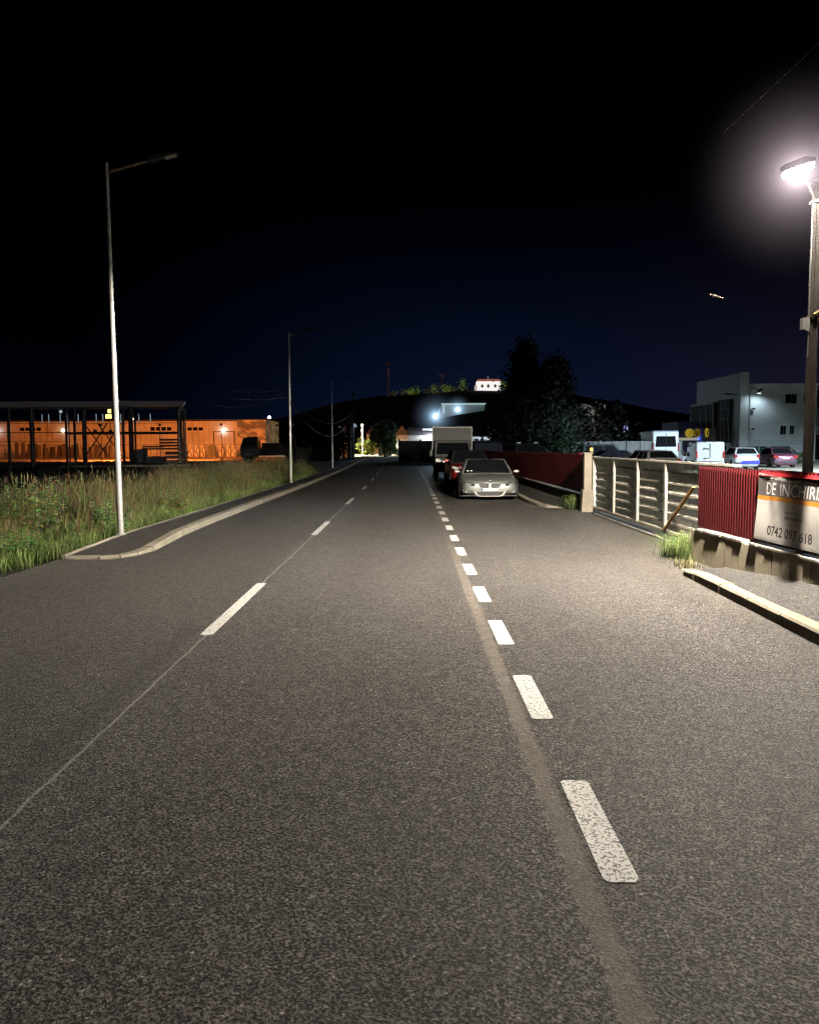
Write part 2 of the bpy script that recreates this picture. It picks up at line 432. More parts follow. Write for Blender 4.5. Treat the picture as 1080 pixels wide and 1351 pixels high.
# world: faint night sky light
w = bpy.data.worlds.new('World'); scene.world = w; w.use_nodes = True
wn = w.node_tree; bg = wn.nodes['Background']; bg.inputs[0].default_value = (.2, .3, .6, 1); bg.inputs[1].default_value = .002
# ------------------------------------------------------------------ unlit street lamps on the left
def make_street_lamp():
    t = thing('street_lamp', '', 'street lamp', (0, 0, 0), 0, 'unlit street lamps along the left pavement')
    m = MB(); m.lathe([(.0, 0), (.052, 0), (.050, 1.4), (.040, 4), (.030, 6.38), (.0, 6.39)], 2, n=14); m.build('pole', M['galv'], t, smooth=True)
    m = MB(); m.lathe([(.0, 0), (.085, 0), (.085, .015), (.06, .03), (.0, .03)], 2, n=14); m.build('base_plate', M['galv'], t)
    m = MB(); m.tube([(0, 0, 6.22), (.35, 0, 6.31), (.78, 0, 6.42)], [.028, .025, .022], 8); m.build('arm', mat('arm_steel', (.34, .25, .17), .5, .4), t, smooth=True)
    hd = MB(); hd.prism([(.72, 6.37), (.78, 6.475), (.98, 6.52), (1.22, 6.545), (1.24, 6.52), (1.0, 6.455), (.8, 6.395)], 1, -.075, .075)
    h = hd.build('lamp_head', M['darksteel'], t, bevel=.012)
    m = MB(); r = Matrix.Rotation(R(-14), 4, 'Y')
    m.box(1.0, 1.2, -.06, .06, 6.462, 6.474, r); m.build('diffuser', mat('unlit_diffuser', (.55, .5, .46), .3, var=.2), h)
    return t
sl = make_street_lamp()
for i, (px, py, pz, lean, lab) in enumerate([
        (-5.10, 14.4, .11, -.006, 'nearest unlit grey street lamp, tall pole with angled arm beside the tall grass'),
        (-5.05, 35.0, .11, .001, 'middle unlit street lamp on the left pavement, arm pointing over the road'),
        (-5.55, 59.5, .11, 0, 'farthest thin unlit street lamp on the left where the kerb curves away')]):
    o = sl if i == 0 else copy_tree(sl)
    o.location = (px, py, pz); o.rotation_euler = (0, lean, 0); o['label'] = lab

# ------------------------------------------------------------------ lit lamp on its concrete pole, right
PX, PY = 4.40, 9.06
t = thing('lit_street_lamp', 'brightly lit street lamp on a square concrete pole behind the red fence', 'street lamp', (PX, PY, 0))
gp = G('concrete_pole'); n = gp.noise(7, 5, .65); n2 = gp.noise(60, 4, .7)
gp.set(color=gp.mix((n * .5 + n2 * .5).ramp(.3, .7), (.10, .086, .078), (.17, .148, .135)), rough=.95, normal=gp.bump(n2, .6, .006))
pm = MB()
def hsec(z0, z1, a0, a1):
    for sx in (-1, 1):
        vs = []
        for z, a in ((z0, a0), (z1, a1)):
            x0, x1 = sorted((sx * a, sx * a * .55)); vs += [(x0, -a, z), (x1, -a, z), (x1, a, z), (x0, a, z)]
        pm.add(vs, [(0, 3, 2, 1), (4, 5, 6, 7), (0, 1, 5, 4), (1, 2, 6, 5), (2, 3, 7, 6), (3, 0, 4, 7)])
    vs = []
    for z, a in ((z0, a0), (z1, a1)):
        b = a * .56; vs += [(-b, -a * .55, z), (b, -a * .55, z), (b, a * .55, z), (-b, a * .55, z)]
    pm.add(vs, [(0, 3, 2, 1), (4, 5, 6, 7), (0, 1, 5, 4), (2, 3, 7, 6)])
hsec(0, 4.98, .043, .037)
pm.build('pole', gp.m, t)
bk = MB(); bk.tube([(-.03, -.03, 4.26), (-.18, -.22, 4.33), (-.40, -.47, 4.42)], .016, 8); bk.tube([(-.03, -.03, 4.46), (-.20, -.24, 4.36)], .012, 6)
bk.box(-.055, .055, -.062, .062, 4.24, 4.27); bk.box(-.055, .055, -.062, .062, 4.45, 4.48)
bk.build('bracket', M['galv'], t)
LX, LY, LZ = 3.93, 8.50, 4.42
hd = MB(); hd.prism([(-.17, .065), (-.12, .085), (.08, .095), (.17, .05), (.155, .012), (-.155, .012)], 1, -.095, .095)
h = hd.build('lamp_head', mat('lamp_head_paint', (.42, .43, .44), .45, .3), t, bevel=.015)
h.location = (LX - PX, LY - PY, LZ - .02); h.rotation_euler = (0, R(-14), R(-20))
lens = MB(); lens.box(-.14, .14, -.08, .08, -.012, .010); ln = lens.build('diffuser', emis('lit_diffuser', (1, .93, .80), 90), h)
bx = MB(); bx.box(-.125, -.052, -.04, .03, 2.90, 3.02); bx.prism([(-.125, 2.9), (-.052, 2.87), (-.052, 3.05), (-.09, 3.02)], 1, -.045, -.041); bx.build('junction_box', mat('box_grey', (.6, .6, .58), .5), t, bevel=.006)
cl = MB(); cl.box(-.06, .06, -.068, .06, 3.02, 3.05); cl.tube([(-.03, -.075, 3.05), (.03, -.08, 3.09), (.09, -.07, 3.13)], .016, 6); cl.tube([(.02, -.08, 3.0), (.08, -.08, 2.99)], .018, 6)
cl.build('clamp', mat('brass_clamp', (.45, .36, .18), .35, .8), t)
cn = MB(); cn.tube([(-.053, -.02, 2.6), (-.052, -.02, 3.4), (-.049, -.015, 4.25)], .007, 6); cn.box(-.062, -.05, -.03, -.01, 3.35, 3.6); cn.build('conduit', M['galv'], t)
# the lamp itself: street-lighting optic, stronger towards the sides than straight down, nothing above the horizontal
lp = lamp('lamp_light', 'POINT', (LX - PX, LY - PY, LZ - .09), 1, (1.0, .912, .775), t, .09)
lp.data.use_nodes = True; ln_ = lp.data.node_tree; em = ln_.nodes['Emission']
ge = ln_.nodes.new('ShaderNodeNewGeometry'); sx = ln_.nodes.new('ShaderNodeSeparateXYZ'); ln_.links.new(ge.outputs['Incoming'], sx.inputs[0])
dz = X(ln_, sx.outputs[2]) * -1.0; dy = X(ln_, sx.outputs[1])
LAMPSIGN = 1.0
c = dz * LAMPSIGN; fwd = dy * LAMPSIGN
shape = c.ramp(-.05, .09, 0, 1) / (c.max(0) * 1.25 + .30) * (fwd.ramp(-.98, .7, .20, 1.16)) * (X(ln_, sx.outputs[0])).ramp(-.98, -.2, .58, 1.0) + c.ramp(-.9, .02, .012, .05)
dxx = X(ln_, sx.outputs[0]); hz_ = (dxx * .64 + dy * .77) / (dz * dz * -1.0 + 1.0001).max(.0001).pow(.5)
shape = shape * hz_.ramp(.90, .965, 1, .006)      # back shield on the pole side
ln_.links.new((shape * 13500.).s, em.inputs['Strength'])

def glow_volume(parent, loc_, rad, c, s_, core):  # emission-only sphere, an added glow round a light source
    g = G('glow_volume'); g.nt.nodes.remove(g.b); x, y, z = g.xyz()
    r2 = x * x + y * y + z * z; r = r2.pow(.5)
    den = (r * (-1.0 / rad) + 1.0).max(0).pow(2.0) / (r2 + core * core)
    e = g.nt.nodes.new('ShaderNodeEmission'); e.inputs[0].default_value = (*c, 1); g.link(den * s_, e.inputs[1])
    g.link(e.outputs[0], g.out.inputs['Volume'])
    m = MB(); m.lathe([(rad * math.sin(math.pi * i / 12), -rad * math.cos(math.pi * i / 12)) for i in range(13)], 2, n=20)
    o = m.build('glow_volume', g.m, parent); o.location = loc_; return o
glow_volume(t, (LX - PX, LY - PY, LZ - .05), 1.2, (1.0, .80, .87), .075, .05)
# ------------------------------------------------------------------ overhead wire above the lamp, unidentified pale streak built with small wings
m = MB(); a = Vector((2.9, 8.0, 4.95)); b = Vector((4.78, 9.6, 6.4))
m = MB(); m.tube([Vector(at(942, 192, 12)), Vector(at(985, 152, 11.2)), Vector(at(1026, 114, 10.5)), Vector(at(1090, 55, 9.9))], .004, 6)
tag(m.build('overhead_cable', mat('lit_cable', (.10, .085, .07), .6)), 'faint thin cable slanting up to the right above the lit street lamp', 'cable')
mo = thing('sky_streak', 'small pale winged streak in the dark sky below the lit street lamp', 'insect', at(937, 398, 1.6))
m = MB(); m.tube([(-.012, 0, .004), (0, 0, 0), (.012, 0, -.004)], [.001, .0024, .0012], 8); m.build('body', mat('streak_body', (.40, .32, .2), .9), mo, smooth=True)
gmw = G('streak_wing'); tlw = gmw.nt.nodes.new('ShaderNodeBsdfTranslucent'); gmw.link(gmw.mix(gmw.noise(200, 2), (.7, .6, .4), (.9, .8, .6)), tlw.inputs[0]); gmw.link(tlw.outputs[0], gmw.out.inputs[0]); mw = gmw.m
for s in (-1, 1):
    m = MB(); m.add([(-.004, 0, .001), (-.017, s * .010, .0062), (-.004, s * .013, .004), (.013, s * .008, -.003), (.006, 0, -.001)], [(0, 1, 2, 3, 4)]); m.build('wing', mw, mo)

# ------------------------------------------------------------------ right red sheet-metal fence on its low wall, with the banner
gr = G('lamplit_red_sheet'); n = gr.noise(2, 4, .6); n2 = gr.noise(30, 4, .7)  # brighter copy of the red, lamplight put into the colour
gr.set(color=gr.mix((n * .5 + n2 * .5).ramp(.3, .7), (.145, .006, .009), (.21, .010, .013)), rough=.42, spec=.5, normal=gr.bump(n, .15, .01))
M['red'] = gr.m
gr2 = G('dark_red_sheet_metal'); n = gr2.noise(2, 4, .6); n2 = gr2.noise(30, 4, .7)  # darker copy of the same red for the sheet faces
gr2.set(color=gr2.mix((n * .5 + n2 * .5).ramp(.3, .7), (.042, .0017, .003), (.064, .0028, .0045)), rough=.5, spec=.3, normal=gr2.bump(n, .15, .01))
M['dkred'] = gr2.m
def corrug(mb, x0, y0, y1, z0, z1, pitch=.075, depth=.016, xf=None):
    """trapezoidal sheet standing along y"""
    n = max(2, round(abs(y1 - y0) / pitch)); pts = []
    for i in range(n):
        for f, d in ((0, 0), (.38, 0), (.5, 1), (.88, 1)):
            yy = y0 + (y1 - y0) * (i + f) / n; pts.append((yy, d))
    pts.append((y1, 0)); vs = []; fs = []
    for yy, d in pts:
        xx = (xf(yy) if xf else x0) - d * depth; vs += [(xx, yy, z0), (xx, yy, z1)]
    for i in range(len(pts) - 1): fs.append((2 * i, 2 * i + 2, 2 * i + 3, 2 * i + 1))
    mb.add(vs, fs)
def fx(y): return 4.15 + (11.75 - y) * .037
ft = thing('red_fence', 'near red corrugated fence on a low concrete wall, carrying the grey rental banner', 'fence', (4.15, 11.75, 0))
L0 = Vector(ft.location)
def loc(mb): mb.v = [(a - L0.x, b - L0.y, c - L0.z) for a, b, c in mb.v]; return mb
gw = G('wall_concrete'); x, y, z = gw.xyz(gw.pos); n = gw.noise(2.5, 5, .65, gw.pos); n2 = gw.noise(45, 4, .7, gw.pos)
jn = ((y * 2.35 + .2).fract() - .5).abs().ramp(.47, .495, 0, 1)
gw.set(color=gw.mix(jn * .75, gw.mix((n * .6 + n2 * .4).ramp(.3, .7), (.36, .30, .21), (.58, .49, .355)), (.07, .055, .04)), rough=.92,
       normal=gw.bump(n2 * .6 - jn * 1.5, .6, .01))
wm = MB()
wp = [(11.72, 4.04), (11.0, 4.068), (10, 4.105), (9, 4.142), (8, 4.179), (5, 4.29), (-4, 4.62)]
for (ya, xa), (yb, xb) in zip(wp[:-1], wp[1:]):
    wm.add([(xa, ya, -.1), (xb, yb, -.1), (xb, yb, .44), (xa, ya, .44), (xa + .3, ya, -.1), (xb + .3, yb, -.1), (xb + .3, yb, .44), (xa + .3, ya, .44)],
           [(0, 1, 2, 3), (3, 2, 6, 7), (5, 4, 7, 6), (0, 3, 7, 4), (1, 5, 6, 2)])
loc(wm).build('low_wall', gw.m, ft)
ysq = [11.74 - .21 * i for i in range(38)]
def wx(q): return lx(-q, [(b, -a) for a, b in wp]) - .012
mcop = mat('mortar_coping', (.34, .31, .25), .9, var=.25, scale=9, bump=.6, bscale=50)
for i0, i1 in ((0, 8), (9, 22), (23, 37)):
    cp = MB()
    for i in range(i0, i1):
        ya, yb = ysq[i], ysq[i + 1] - .001
        j = random.uniform(-.008, .008)
        vs = []
        for q in (ya, yb):
            x = wx(q) + j; vs += [(x, q, .443), (x, q, .468), (x + .30, q, .484), (x + .30, q, .443)]
        cp.add(vs, [(0, 1, 5, 4), (1, 2, 6, 5), (2, 3, 7, 6), (0, 3, 2, 1), (4, 5, 6, 7), (0, 4, 7, 3)])
    loc(cp).build('coping', mcop, ft)
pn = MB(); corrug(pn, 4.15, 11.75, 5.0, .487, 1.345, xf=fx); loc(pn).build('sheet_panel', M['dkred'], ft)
fl = MB(); fl.add([(fx(9.84) - .045, 9.84, 1.285), (fx(5) - .05, 5, 1.285), (fx(5) + .01, 5, 1.353), (fx(9.84) + .01, 9.84, 1.353)], [(0, 1, 2, 3)])  # added strip in brighter red for the lamplit top of the sheet
loc(fl).build('lit_top_band', M['red'], ft)
tr = MB(); tr.bar((fx(11.75) + .02, 11.75, 1.34), (fx(5) + .02, 5, 1.34), .03, .03); tr.bar((fx(11.75) + .035, 11.72, .52), (fx(11.75) + .035, 11.72, 1.34), .04, .04)
loc(tr).build('rail', M['darksteel'], ft)

# banner, hung on the fence: a slack sheet with sagging top hem
def bx_(y, z):
    t = (9.80 - y) / 2.9; h = (z - .53) / .79
    fold = .012 * math.sin(24 * t - 5 * h + 1.2 * math.sin(9 * t)) * (1 - .55 * abs(h - .5)) * math.exp(-2.2 * t) + .007 * math.sin(11 * t + 7 * h)
    fold += .012 * math.exp(-((t * 2.4 - .25 - (1 - h) * .25) / .07) ** 2) + .010 * math.exp(-((t * 2.4 - .95 + (h) * .55) / .09) ** 2)
    return fx(y) - .034 - fold * .45 - .05 * (1 - h)
def btop(y): t = (9.80 - y) / 2.9; return 1.318 - .075 * min(1, t / .5) ** .75 + .02 * max(0, t - .5)
def banner_part(name, m, zl0, zl1, parent, off=0., ya=9.80, yb=6.9, nu=90, nv=14):
    mb = MB()
    def fn(s, t_):
        y = ya + (yb - ya) * s
        z0 = zl0(y) if callable(zl0) else zl0; z1 = zl1(y) if callable(zl1) else zl1
        z = z0 + (z1 - z0) * t_; return (bx_(y, z) - off, y, z)
    mb.grid(fn, nu, nv); mb.v = [(a - BL.x, b - BL.y, c - BL.z) for a, b, c in mb.v]
    o = mb.build(name, m, parent, smooth=True, recalc=False); return o
BL = Vector((4.2, 9.80, .53))
bt = thing('banner', 'slack vinyl rental banner with large grey lettering tied on the red fence', 'banner', BL)
def vinyl(n, c):
    return mat(n, c, .5, var=.10, scale=5, bump=.25, bscale=9)
def zor(y): return 1.003 + .004 * math.sin(y * 5)
def zdk(y): return 1.055 + .004 * math.sin(y * 5)
gvl = vinyl('banner_white', (.38, .352, .326)); gvd = vinyl('banner_brown', (.10, .088, .085)); gvo = vinyl('banner_orange', (.44, .18, .028))
banner_part('light_field', gvl, .53, zor, bt)
banner_part('orange_stripe', gvo, zor, zdk, bt, nv=3)
banner_part('dark_field', gvd, zdk, lambda y: btop(y) - .032, bt)
hm = banner_part('hem', gvl, lambda y: btop(y) - .034 - .012 * abs(math.sin(y * 22)), btop, bt, off=.001, nv=3, nu=180)
hm = banner_part('hem', vinyl('banner_hem', (.34, .31, .29)),   .545, .566, bt, off=.001, nv=2)
for q in range(9):
    yy = 9.75 - q * .33; m = MB()
    m.lathe([(.006, -.001), (.013, -.001), (.013, .001)], 0, (bx_(yy, btop(yy) - .02) - .003 - BL.x, yy - BL.y, btop(yy) - .02 - BL.z), 10); m.build('eyelet', M['chrome'], bt)
def lettering(name, body, y_left, z_base, height, width, m, parent, off=.003, bold=0.):
    cu = bpy.data.curves.new('lettering', 'FONT'); cu.body = body; cu.size = 1; cu.offset = bold; cu.resolution_u = 3
    tmp = bpy.data.objects.new('lettering', cu); col.objects.link(tmp)
    dg = bpy.context.evaluated_depsgraph_get(); me = bpy.data.meshes.new_from_object(tmp.evaluated_get(dg))
    bpy.data.objects.remove(tmp); bpy.data.curves.remove(cu)
    xs = [v.co.x for v in me.vertices]; zs = [v.co.y for v in me.vertices]
    x0, x1, z0, z1 = min(xs), max(xs), min(zs), max(zs)
    bm = bmesh.new(); bm.from_mesh(me); bmesh.ops.triangulate(bm, faces=bm.faces)
    bmesh.ops.subdivide_edges(bm, edges=[e for e in bm.edges if e.calc_length() > .12], cuts=2, use_grid_fill=False)
    for v in bm.verts:
        yy = y_left - (v.co.x - x0) / (x1 - x0) * width; zz = z_base + (v.co.y - z0) / (z1 - z0) * height
        v.co = Vector((bx_(yy, zz) - off, yy, zz)) - BL
    bm.to_mesh(me); bm.free(); me.name = name; me.materials.clear(); me.materials.append(m)
    o = bpy.data.objects.new(name, me); col.objects.link(o); o.parent = parent; o.visible_shadow = False; return o
lw = mat('lettering_white', (.60, .575, .55), .5, var=.1); ld = mat('lettering_dark', (.030, .027, .025), .5, var=.2); lg = mat('lettering_grey', (.16, .14, .12), .5, var=.3)
lettering('lettering', 'DE', 9.585, 1.073, .137, .24, lw, bt); lettering('lettering', 'INCHIRIAT', 9.242, 1.071, .137, 1.085, lw, bt)
lettering('lettering', '0742', 9.473, .603, .114, .35, ld, bt, bold=.018); lettering('lettering', '097', 9.073, .601, .114, .268, ld, bt, bold=.018); lettering('lettering', '618', 8.74, .599, .114, .254, ld, bt, bold=.018)
# small logo: a short upright mark, a fine line of print and a heavier line of print, too small to read
lo = MB()
def mark(y0, y1, z0, z1): lo.quad(*[(bx_(y, z) - .006 - BL.x, y - BL.y, z - BL.z) for y, z in ((y0, z0), (y1, z0), (y1, z1), (y0, z1))])
mark(8.95, 8.93, .925, .97)
yy = 9.10
while yy > 8.75: w_ = random.uniform(.012, .03); mark(yy, yy - w_, .880 + random.uniform(-.004, .004), .903 + random.uniform(-.003, .01)); yy -= w_ + .012
yy = 9.12
while yy > 8.74: w_ = random.uniform(.02, .04); mark(yy, yy - w_, .815, .846 + random.uniform(-.004, .018)); yy -= w_ + .008
lo.build('logo', lg, bt, recalc=False).visible_shadow = False
lo = MB(); mark(8.97, 8.955, .755, .77); mark(8.955, 8.935, .745, .775); lo.build('logo', lg, bt, recalc=False).visible_shadow = False

# ------------------------------------------------------------------ sliding gate
GX = 4.62
gt_ = thing('sliding_gate', 'pale sliding yard gate of corrugated sheet with upright posts and a rusty diagonal brace', 'gate', (GX, 20.4, 0))
def gl(mb): mb.v = [(a - GX, b - 20.4, c) for a, b, c in mb.v]; return mb
sh = MB()
for i in range(147): q = 20.28 - i * .056; sh.box(GX - .006, GX + .006, q - .006, q + .006, .15, 1.33)
gl(sh).build('wire_mesh', mat('mesh_wire', (.60, .56, .46), .6, .0, var=.3), gt_)
cream = mat('gate_paint', (.36, .33, .26), .55, var=.3, scale=4, dirt=(.30, .22, .13))
for q in (20.35, 18.3, 16.4, 14.6):
    m = MB(); m.box(GX - .075, GX - .03, q - .05, q + .05, .10, 1.335); gl(m).build('post', cream, gt_, bevel=.004)
for zz in (1.17, .98, .80, .62, .44, .28):
    m = MB()
    for i in range(24):
        a, b = 20.3 - 8.3 * i / 24, 20.3 - 8.3 * (i + 1) / 24
        m.box(GX - .028, GX + .004, b, a, zz - .017 + .004 * math.sin(i), zz + .017 + .004 * math.sin(i))
    gl(m).build('rail', mat('gate_rail', (.40, .37, .30), .6, var=.35, scale=5, dirt=(.2, .15, .1)), gt_)
m = MB(); m.box(GX - .08, GX + .03, 11.5, 20.42, 1.337, 1.375); gl(m).build('top_rail', mat('gate_top', (.50, .45, .38), .5, .2, var=.3), gt_, bevel=.005)
m = MB(); m.box(GX - .07, GX + .03, 12.0, 20.42, .075, .145); gl(m).build('bottom_rail', cream, gt_, bevel=.005)
m = MB(); m.bar((GX - .09, 14.52, .14), (GX - .09, 13.05, .98), .05, .03); gl(m).build('brace', mat('rusty_steel', (.36, .19, .06), .75, .1, var=.4, scale=8), gt_)
m = MB(); m.box(GX - .06, GX + .01, 20.2, 20.34, .16, .42); gl(m).build('lock_plate', mat('lock_white', (.6, .57, .5), .5), gt_)
m = MB(); m.box(4.385, 4.425, 12.7, 19.55, .004, .035); tag(m.build('gate_track', mat('track_steel', (.62, .60, .56), .35, .6, var=.25, scale=4), None, bevel=.004), 'bright steel ground rail running along the foot of the sliding gate', 'rail')
struct(MB().quad((4.43, 12.2, .006), (4.66, 12.2, .006), (4.66, 20.1, .006), (4.43, 20.1, .006)).build('gate_foot_strip', mat('dark_soil', (.014, .012, .010), .9, v='world')))  # plain dark strip between track and gate

# gate pillar with its guide post and beacon
t = thing('gate_pillar', 'pale concrete gate pillar with a stepped base between red fence and gate', 'pillar', (4.42, 20.35, 0))
pc = mat('pillar_concrete', (.22, .19, .145), .85, var=.25, scale=3, bump=.4, bscale=40)
m = MB(); m.box(-.10, .09, -.10, .10, .55, 1.44); m.build('shaft', pc, t, bevel=.01)
m = MB(); m.add([(-.165, -.14, 0), (.12, -.14, 0), (.12, .14, 0), (-.165, .14, 0), (-.13, -.12, .555), (.105, -.12, .555), (.105, .12, .555), (-.13, .12, .555)], [(0, 3, 2, 1), (4, 5, 6, 7), (0, 1, 5, 4), (1, 2, 6, 5), (2, 3, 7, 6), (3, 0, 4, 7)]); m.build('base', pc, t, bevel=.01)
m = MB(); m.box(-.12, .11, -.12, .12, 1.445, 1.475); m.build('cap', pc, t, bevel=.006)
m = MB(); m.bar((.17, -.1, 0), (.17, -.1, 1.38), .05); m.bar((.24, -.22, 0), (.24, -.22, 1.38), .04); m.build('guide_post', M['galv'], t)
t = thing('beacon', 'small yellow warning beacon on top of the gate pillar', 'beacon', (4.50, 20.3, 1.475))
m = MB(); m.lathe([(.0, 0), (.05, 0), (.05, .03), (.0, .03)], 2, n=14); m.build('base', M['darksteel'], t)
m = MB(); m.lathe([(.042, .032), (.044, .08), (.03, .115), (.0, .125)], 2, n=14); m.build('dome', mat('amber_plastic', (.55, .36, .05), .3, var=.2, spec=.6), t, smooth=True)

# red fence beyond the gate
ft2 = thing('red_fence', 'long dark red corrugated fence running away from the gate pillar behind the parked cars', 'fence', (4.52, 20.6, 0))
L0 = Vector(ft2.location)
def f2x(y): return 4.52 if y < 40 else 4.52 + bend(y) * .4
pn = MB()
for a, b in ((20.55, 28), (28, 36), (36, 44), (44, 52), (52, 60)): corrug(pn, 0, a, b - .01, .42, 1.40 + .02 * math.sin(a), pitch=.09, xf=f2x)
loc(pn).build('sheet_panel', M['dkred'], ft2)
wm = MB(); wm.add([(4.42, 20.55, -.05), (4.42, 60, -.05), (4.42, 60, .37), (4.42, 20.55, .37), (4.66, 20.55, -.05), (4.66, 60, -.05), (4.66, 60, .37), (4.66, 20.55, .37)], [(0, 1, 2, 3), (3, 2, 6, 7), (5, 4, 7, 6), (0, 3, 7, 4), (1, 5, 6, 2)])
loc(wm).build('low_wall', mat('dark_wall', (.05, .04, .032), .9, v='world'), ft2)
cp = MB()
for i in range(36): cp.box(4.395, 4.66, 20.56 + i * 1.09, 21.64 + i * 1.09, .373, .40)
loc(cp).build('coping', mat('fence_coping', (.40, .37, .31), .9, var=.3), ft2)
for q in (21, 24, 27, 30, 33, 36, 40, 44, 48, 52):
    tr = MB(); tr.bar((f2x(q) + .03, q, .4), (f2x(q) + .03, q, 1.42), .05); loc(tr).build('post', M['darksteel'], ft2)

# ------------------------------------------------------------------ grass and weeds
def blades(name, n, place, hgt, wid, cols, lean=.35, seed=1, heads=0.):
    r = np.random.default_rng(seed); V = []; F = []; C = []
    for i in range(n):
        p = place(r)
        if p is None: continue
        bm_ = p[4] if len(p) > 4 else 1.; x, y, z, k = p[:4]; h = hgt(r, k) ; w_ = wid * r.uniform(.6, 1.3); a = r.uniform(0, 2 * math.pi); la = r.uniform(0, 2 * math.pi); l = abs(r.normal(0, lean)) * h
        wx, wy = math.cos(a) * w_, math.sin(a) * w_; lx_, ly_ = math.cos(la) * l, math.sin(la) * l
        o = len(V)
        for t_, s in ((0, 1), (.45, .8), (.8, .5)):
            ox, oy = lx_ * t_ * t_, ly_ * t_ * t_
            V += [(x + ox - wx * s, y + oy - wy * s, z + h * t_), (x + ox + wx * s, y + oy + wy * s, z + h * t_)]
        dr = l * .25
        V.append((x + lx_, y + ly_, z + h - dr))
        F += [(o, o + 1, o + 3, o + 2), (o + 2, o + 3, o + 5, o + 4), (o + 4, o + 5, o + 6)]
        c1, c2 = cols(r, k); b = r.uniform(.6, 1.4) * bm_
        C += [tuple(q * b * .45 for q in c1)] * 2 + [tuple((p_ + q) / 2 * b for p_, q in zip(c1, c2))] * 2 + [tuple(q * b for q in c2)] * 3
        if r.uniform() < heads * k:
            o = len(V); tx, ty, tz = x + lx_, y + ly_, z + h - dr; hh = r.uniform(.08, .2); w2 = r.uniform(.006, .014)
            V += [(tx, ty, tz - .02), (tx - w2, ty, tz + hh * .4), (tx + lx_ * .15, ty + ly_ * .15, tz + hh), (tx + w2, ty, tz + hh * .4), (tx, ty - w2, tz + hh * .4), (tx, ty + w2, tz + hh * .4)]
            F += [(o, o + 1, o + 2, o + 3), (o, o + 4, o + 2, o + 5)]
            cs = tuple(q * r.uniform(.6, 1.3) * bm_ for q in (.135, .108, .056)); C += [cs] * 6
    me = bpy.data.meshes.new(name); me.from_pydata(V, [], F)
    ca = me.color_attributes.new('tint', 'FLOAT_COLOR', 'POINT'); ca.data.foreach_set('color', np.array([(*c, 1) for c in C], dtype=np.float32).ravel())
    me.materials.append(M['blade']); o = bpy.data.objects.new(name, me); col.objects.link(o); return o
gb = G('grass_blade'); an = gb.nt.nodes.new('ShaderNodeAttribute'); an.attribute_name = 'tint'
nn = gb.noise(1.3, 4, .6, gb.pos)
sc = gb.nt.nodes.new('ShaderNodeVectorMath'); sc.operation = 'SCALE'; gb.link(an.outputs['Color'], sc.inputs[0]); gb.link(nn.ramp(.3, .7, 1.05, 2.4), sc.inputs['Scale'])
gb.set(color=sc.outputs[0], rough=.6, spec=.25)
tl = gb.nt.nodes.new('ShaderNodeBsdfTranslucent'); gb.link(sc.outputs[0], tl.inputs[0]); mx = gb.nt.nodes.new('ShaderNodeMixShader'); mx.inputs[0].default_value = .3
gb.link(gb.b.outputs[0], mx.inputs[1]); gb.link(tl.outputs[0], mx.inputs[2]); gb.link(mx.outputs[0], gb.out.inputs[0])
M['blade'] = gb.m
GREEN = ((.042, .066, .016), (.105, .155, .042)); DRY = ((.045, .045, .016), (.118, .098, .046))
def gcol(r, k):
    if r.uniform() < .12 + .52 * k: return DRY if r.uniform() < .75 else ((.05, .06, .02), (.12, .13, .045))
    return GREEN if r.uniform() < .8 else ((.05, .06, .02), (.15, .17, .06))
_cr = np.random.default_rng(77); CL = []
while len(CL) < 620:
    y = 10.6 + 40 * _cr.uniform() ** 1.5
    d = abs(_cr.normal(0, 1)) * 1.25 if _cr.uniform() < .85 else _cr.uniform(0, 5)
    if d > 4.2: continue
    x = lx(max(12.1, min(110, y)), LE) - .12 - d
    if y < 12.3: x -= .1 + (12.3 - y) * .12 + (.15 if y < 11 else 0)
    if x < -.56 * y - .6: continue
    k = min(1, max(0, (d - .30) / .9))
    if y < 13.6: k *= max(0, (y - 10.3) / 3.3) * min(1, d / 2.2)
    CL.append((x, y, k * _cr.uniform(.35, 1.1), _cr.uniform(.10, .30), _cr.uniform(.55, 1.35)))
CLN = len(CL)
def bank(r):
    """clumps of tall grass behind the left pavement; k = 0 short edge growth, 1 tall seeding grass"""
    c = CL[r.integers(CLN)]; x = c[0] + r.normal(0, c[3]); y = c[1] + r.normal(0, c[3])
    if x > lx(max(12.1, min(110, y)), LE) - .10 or (y < 12.2 and x > -5.22): return None
    return x, y, -.03, min(1, c[2]), c[4]
def bh(r, k):
    return (r.uniform(.12, .34) * (1 - k) + k * r.uniform(.4, 1.15))
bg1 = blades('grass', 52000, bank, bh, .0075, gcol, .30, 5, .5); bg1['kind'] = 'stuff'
tag(bg1, 'tall mixed grass with brown seed heads along the left pavement', 'grass')
def far_(r):
    y = 12 + 55 * r.uniform(); x = r.uniform(-.56, -.13) * y - 2.0 if y > 14 else r.uniform(-8.2, -6.5)
    if x > -6.2: return None
    return x, y, -.03, .3
bg2 = blades('grass', 16000, far_, lambda r, k: r.uniform(.12, .3), .011, lambda r, k: ((.007, .009, .004), (.014, .015, .007)), .4, 9); bg2['kind'] = 'stuff'  # fall-off of the lamplight put into the darker blade colour
tag(bg2, 'low dark rough grass of the field behind the tall roadside grass', 'grass')
def weed(name, label, x, y, z, rad, n, h, cat='weed', dry=.25, seed=3):
    def pl(r):
        q = abs(r.normal(0, rad)); a = r.uniform(0, 6.283); return x + q * math.cos(a) * .7, y + q * math.sin(a), z, 0
    o = blades(name, n, pl, lambda r, k: h * r.uniform(.4, 1.1), .005, lambda r, k: DRY if r.uniform() < dry else ((.03, .048, .012), (.075, .112, .032)), .75, seed)
    return tag(o, label, cat)
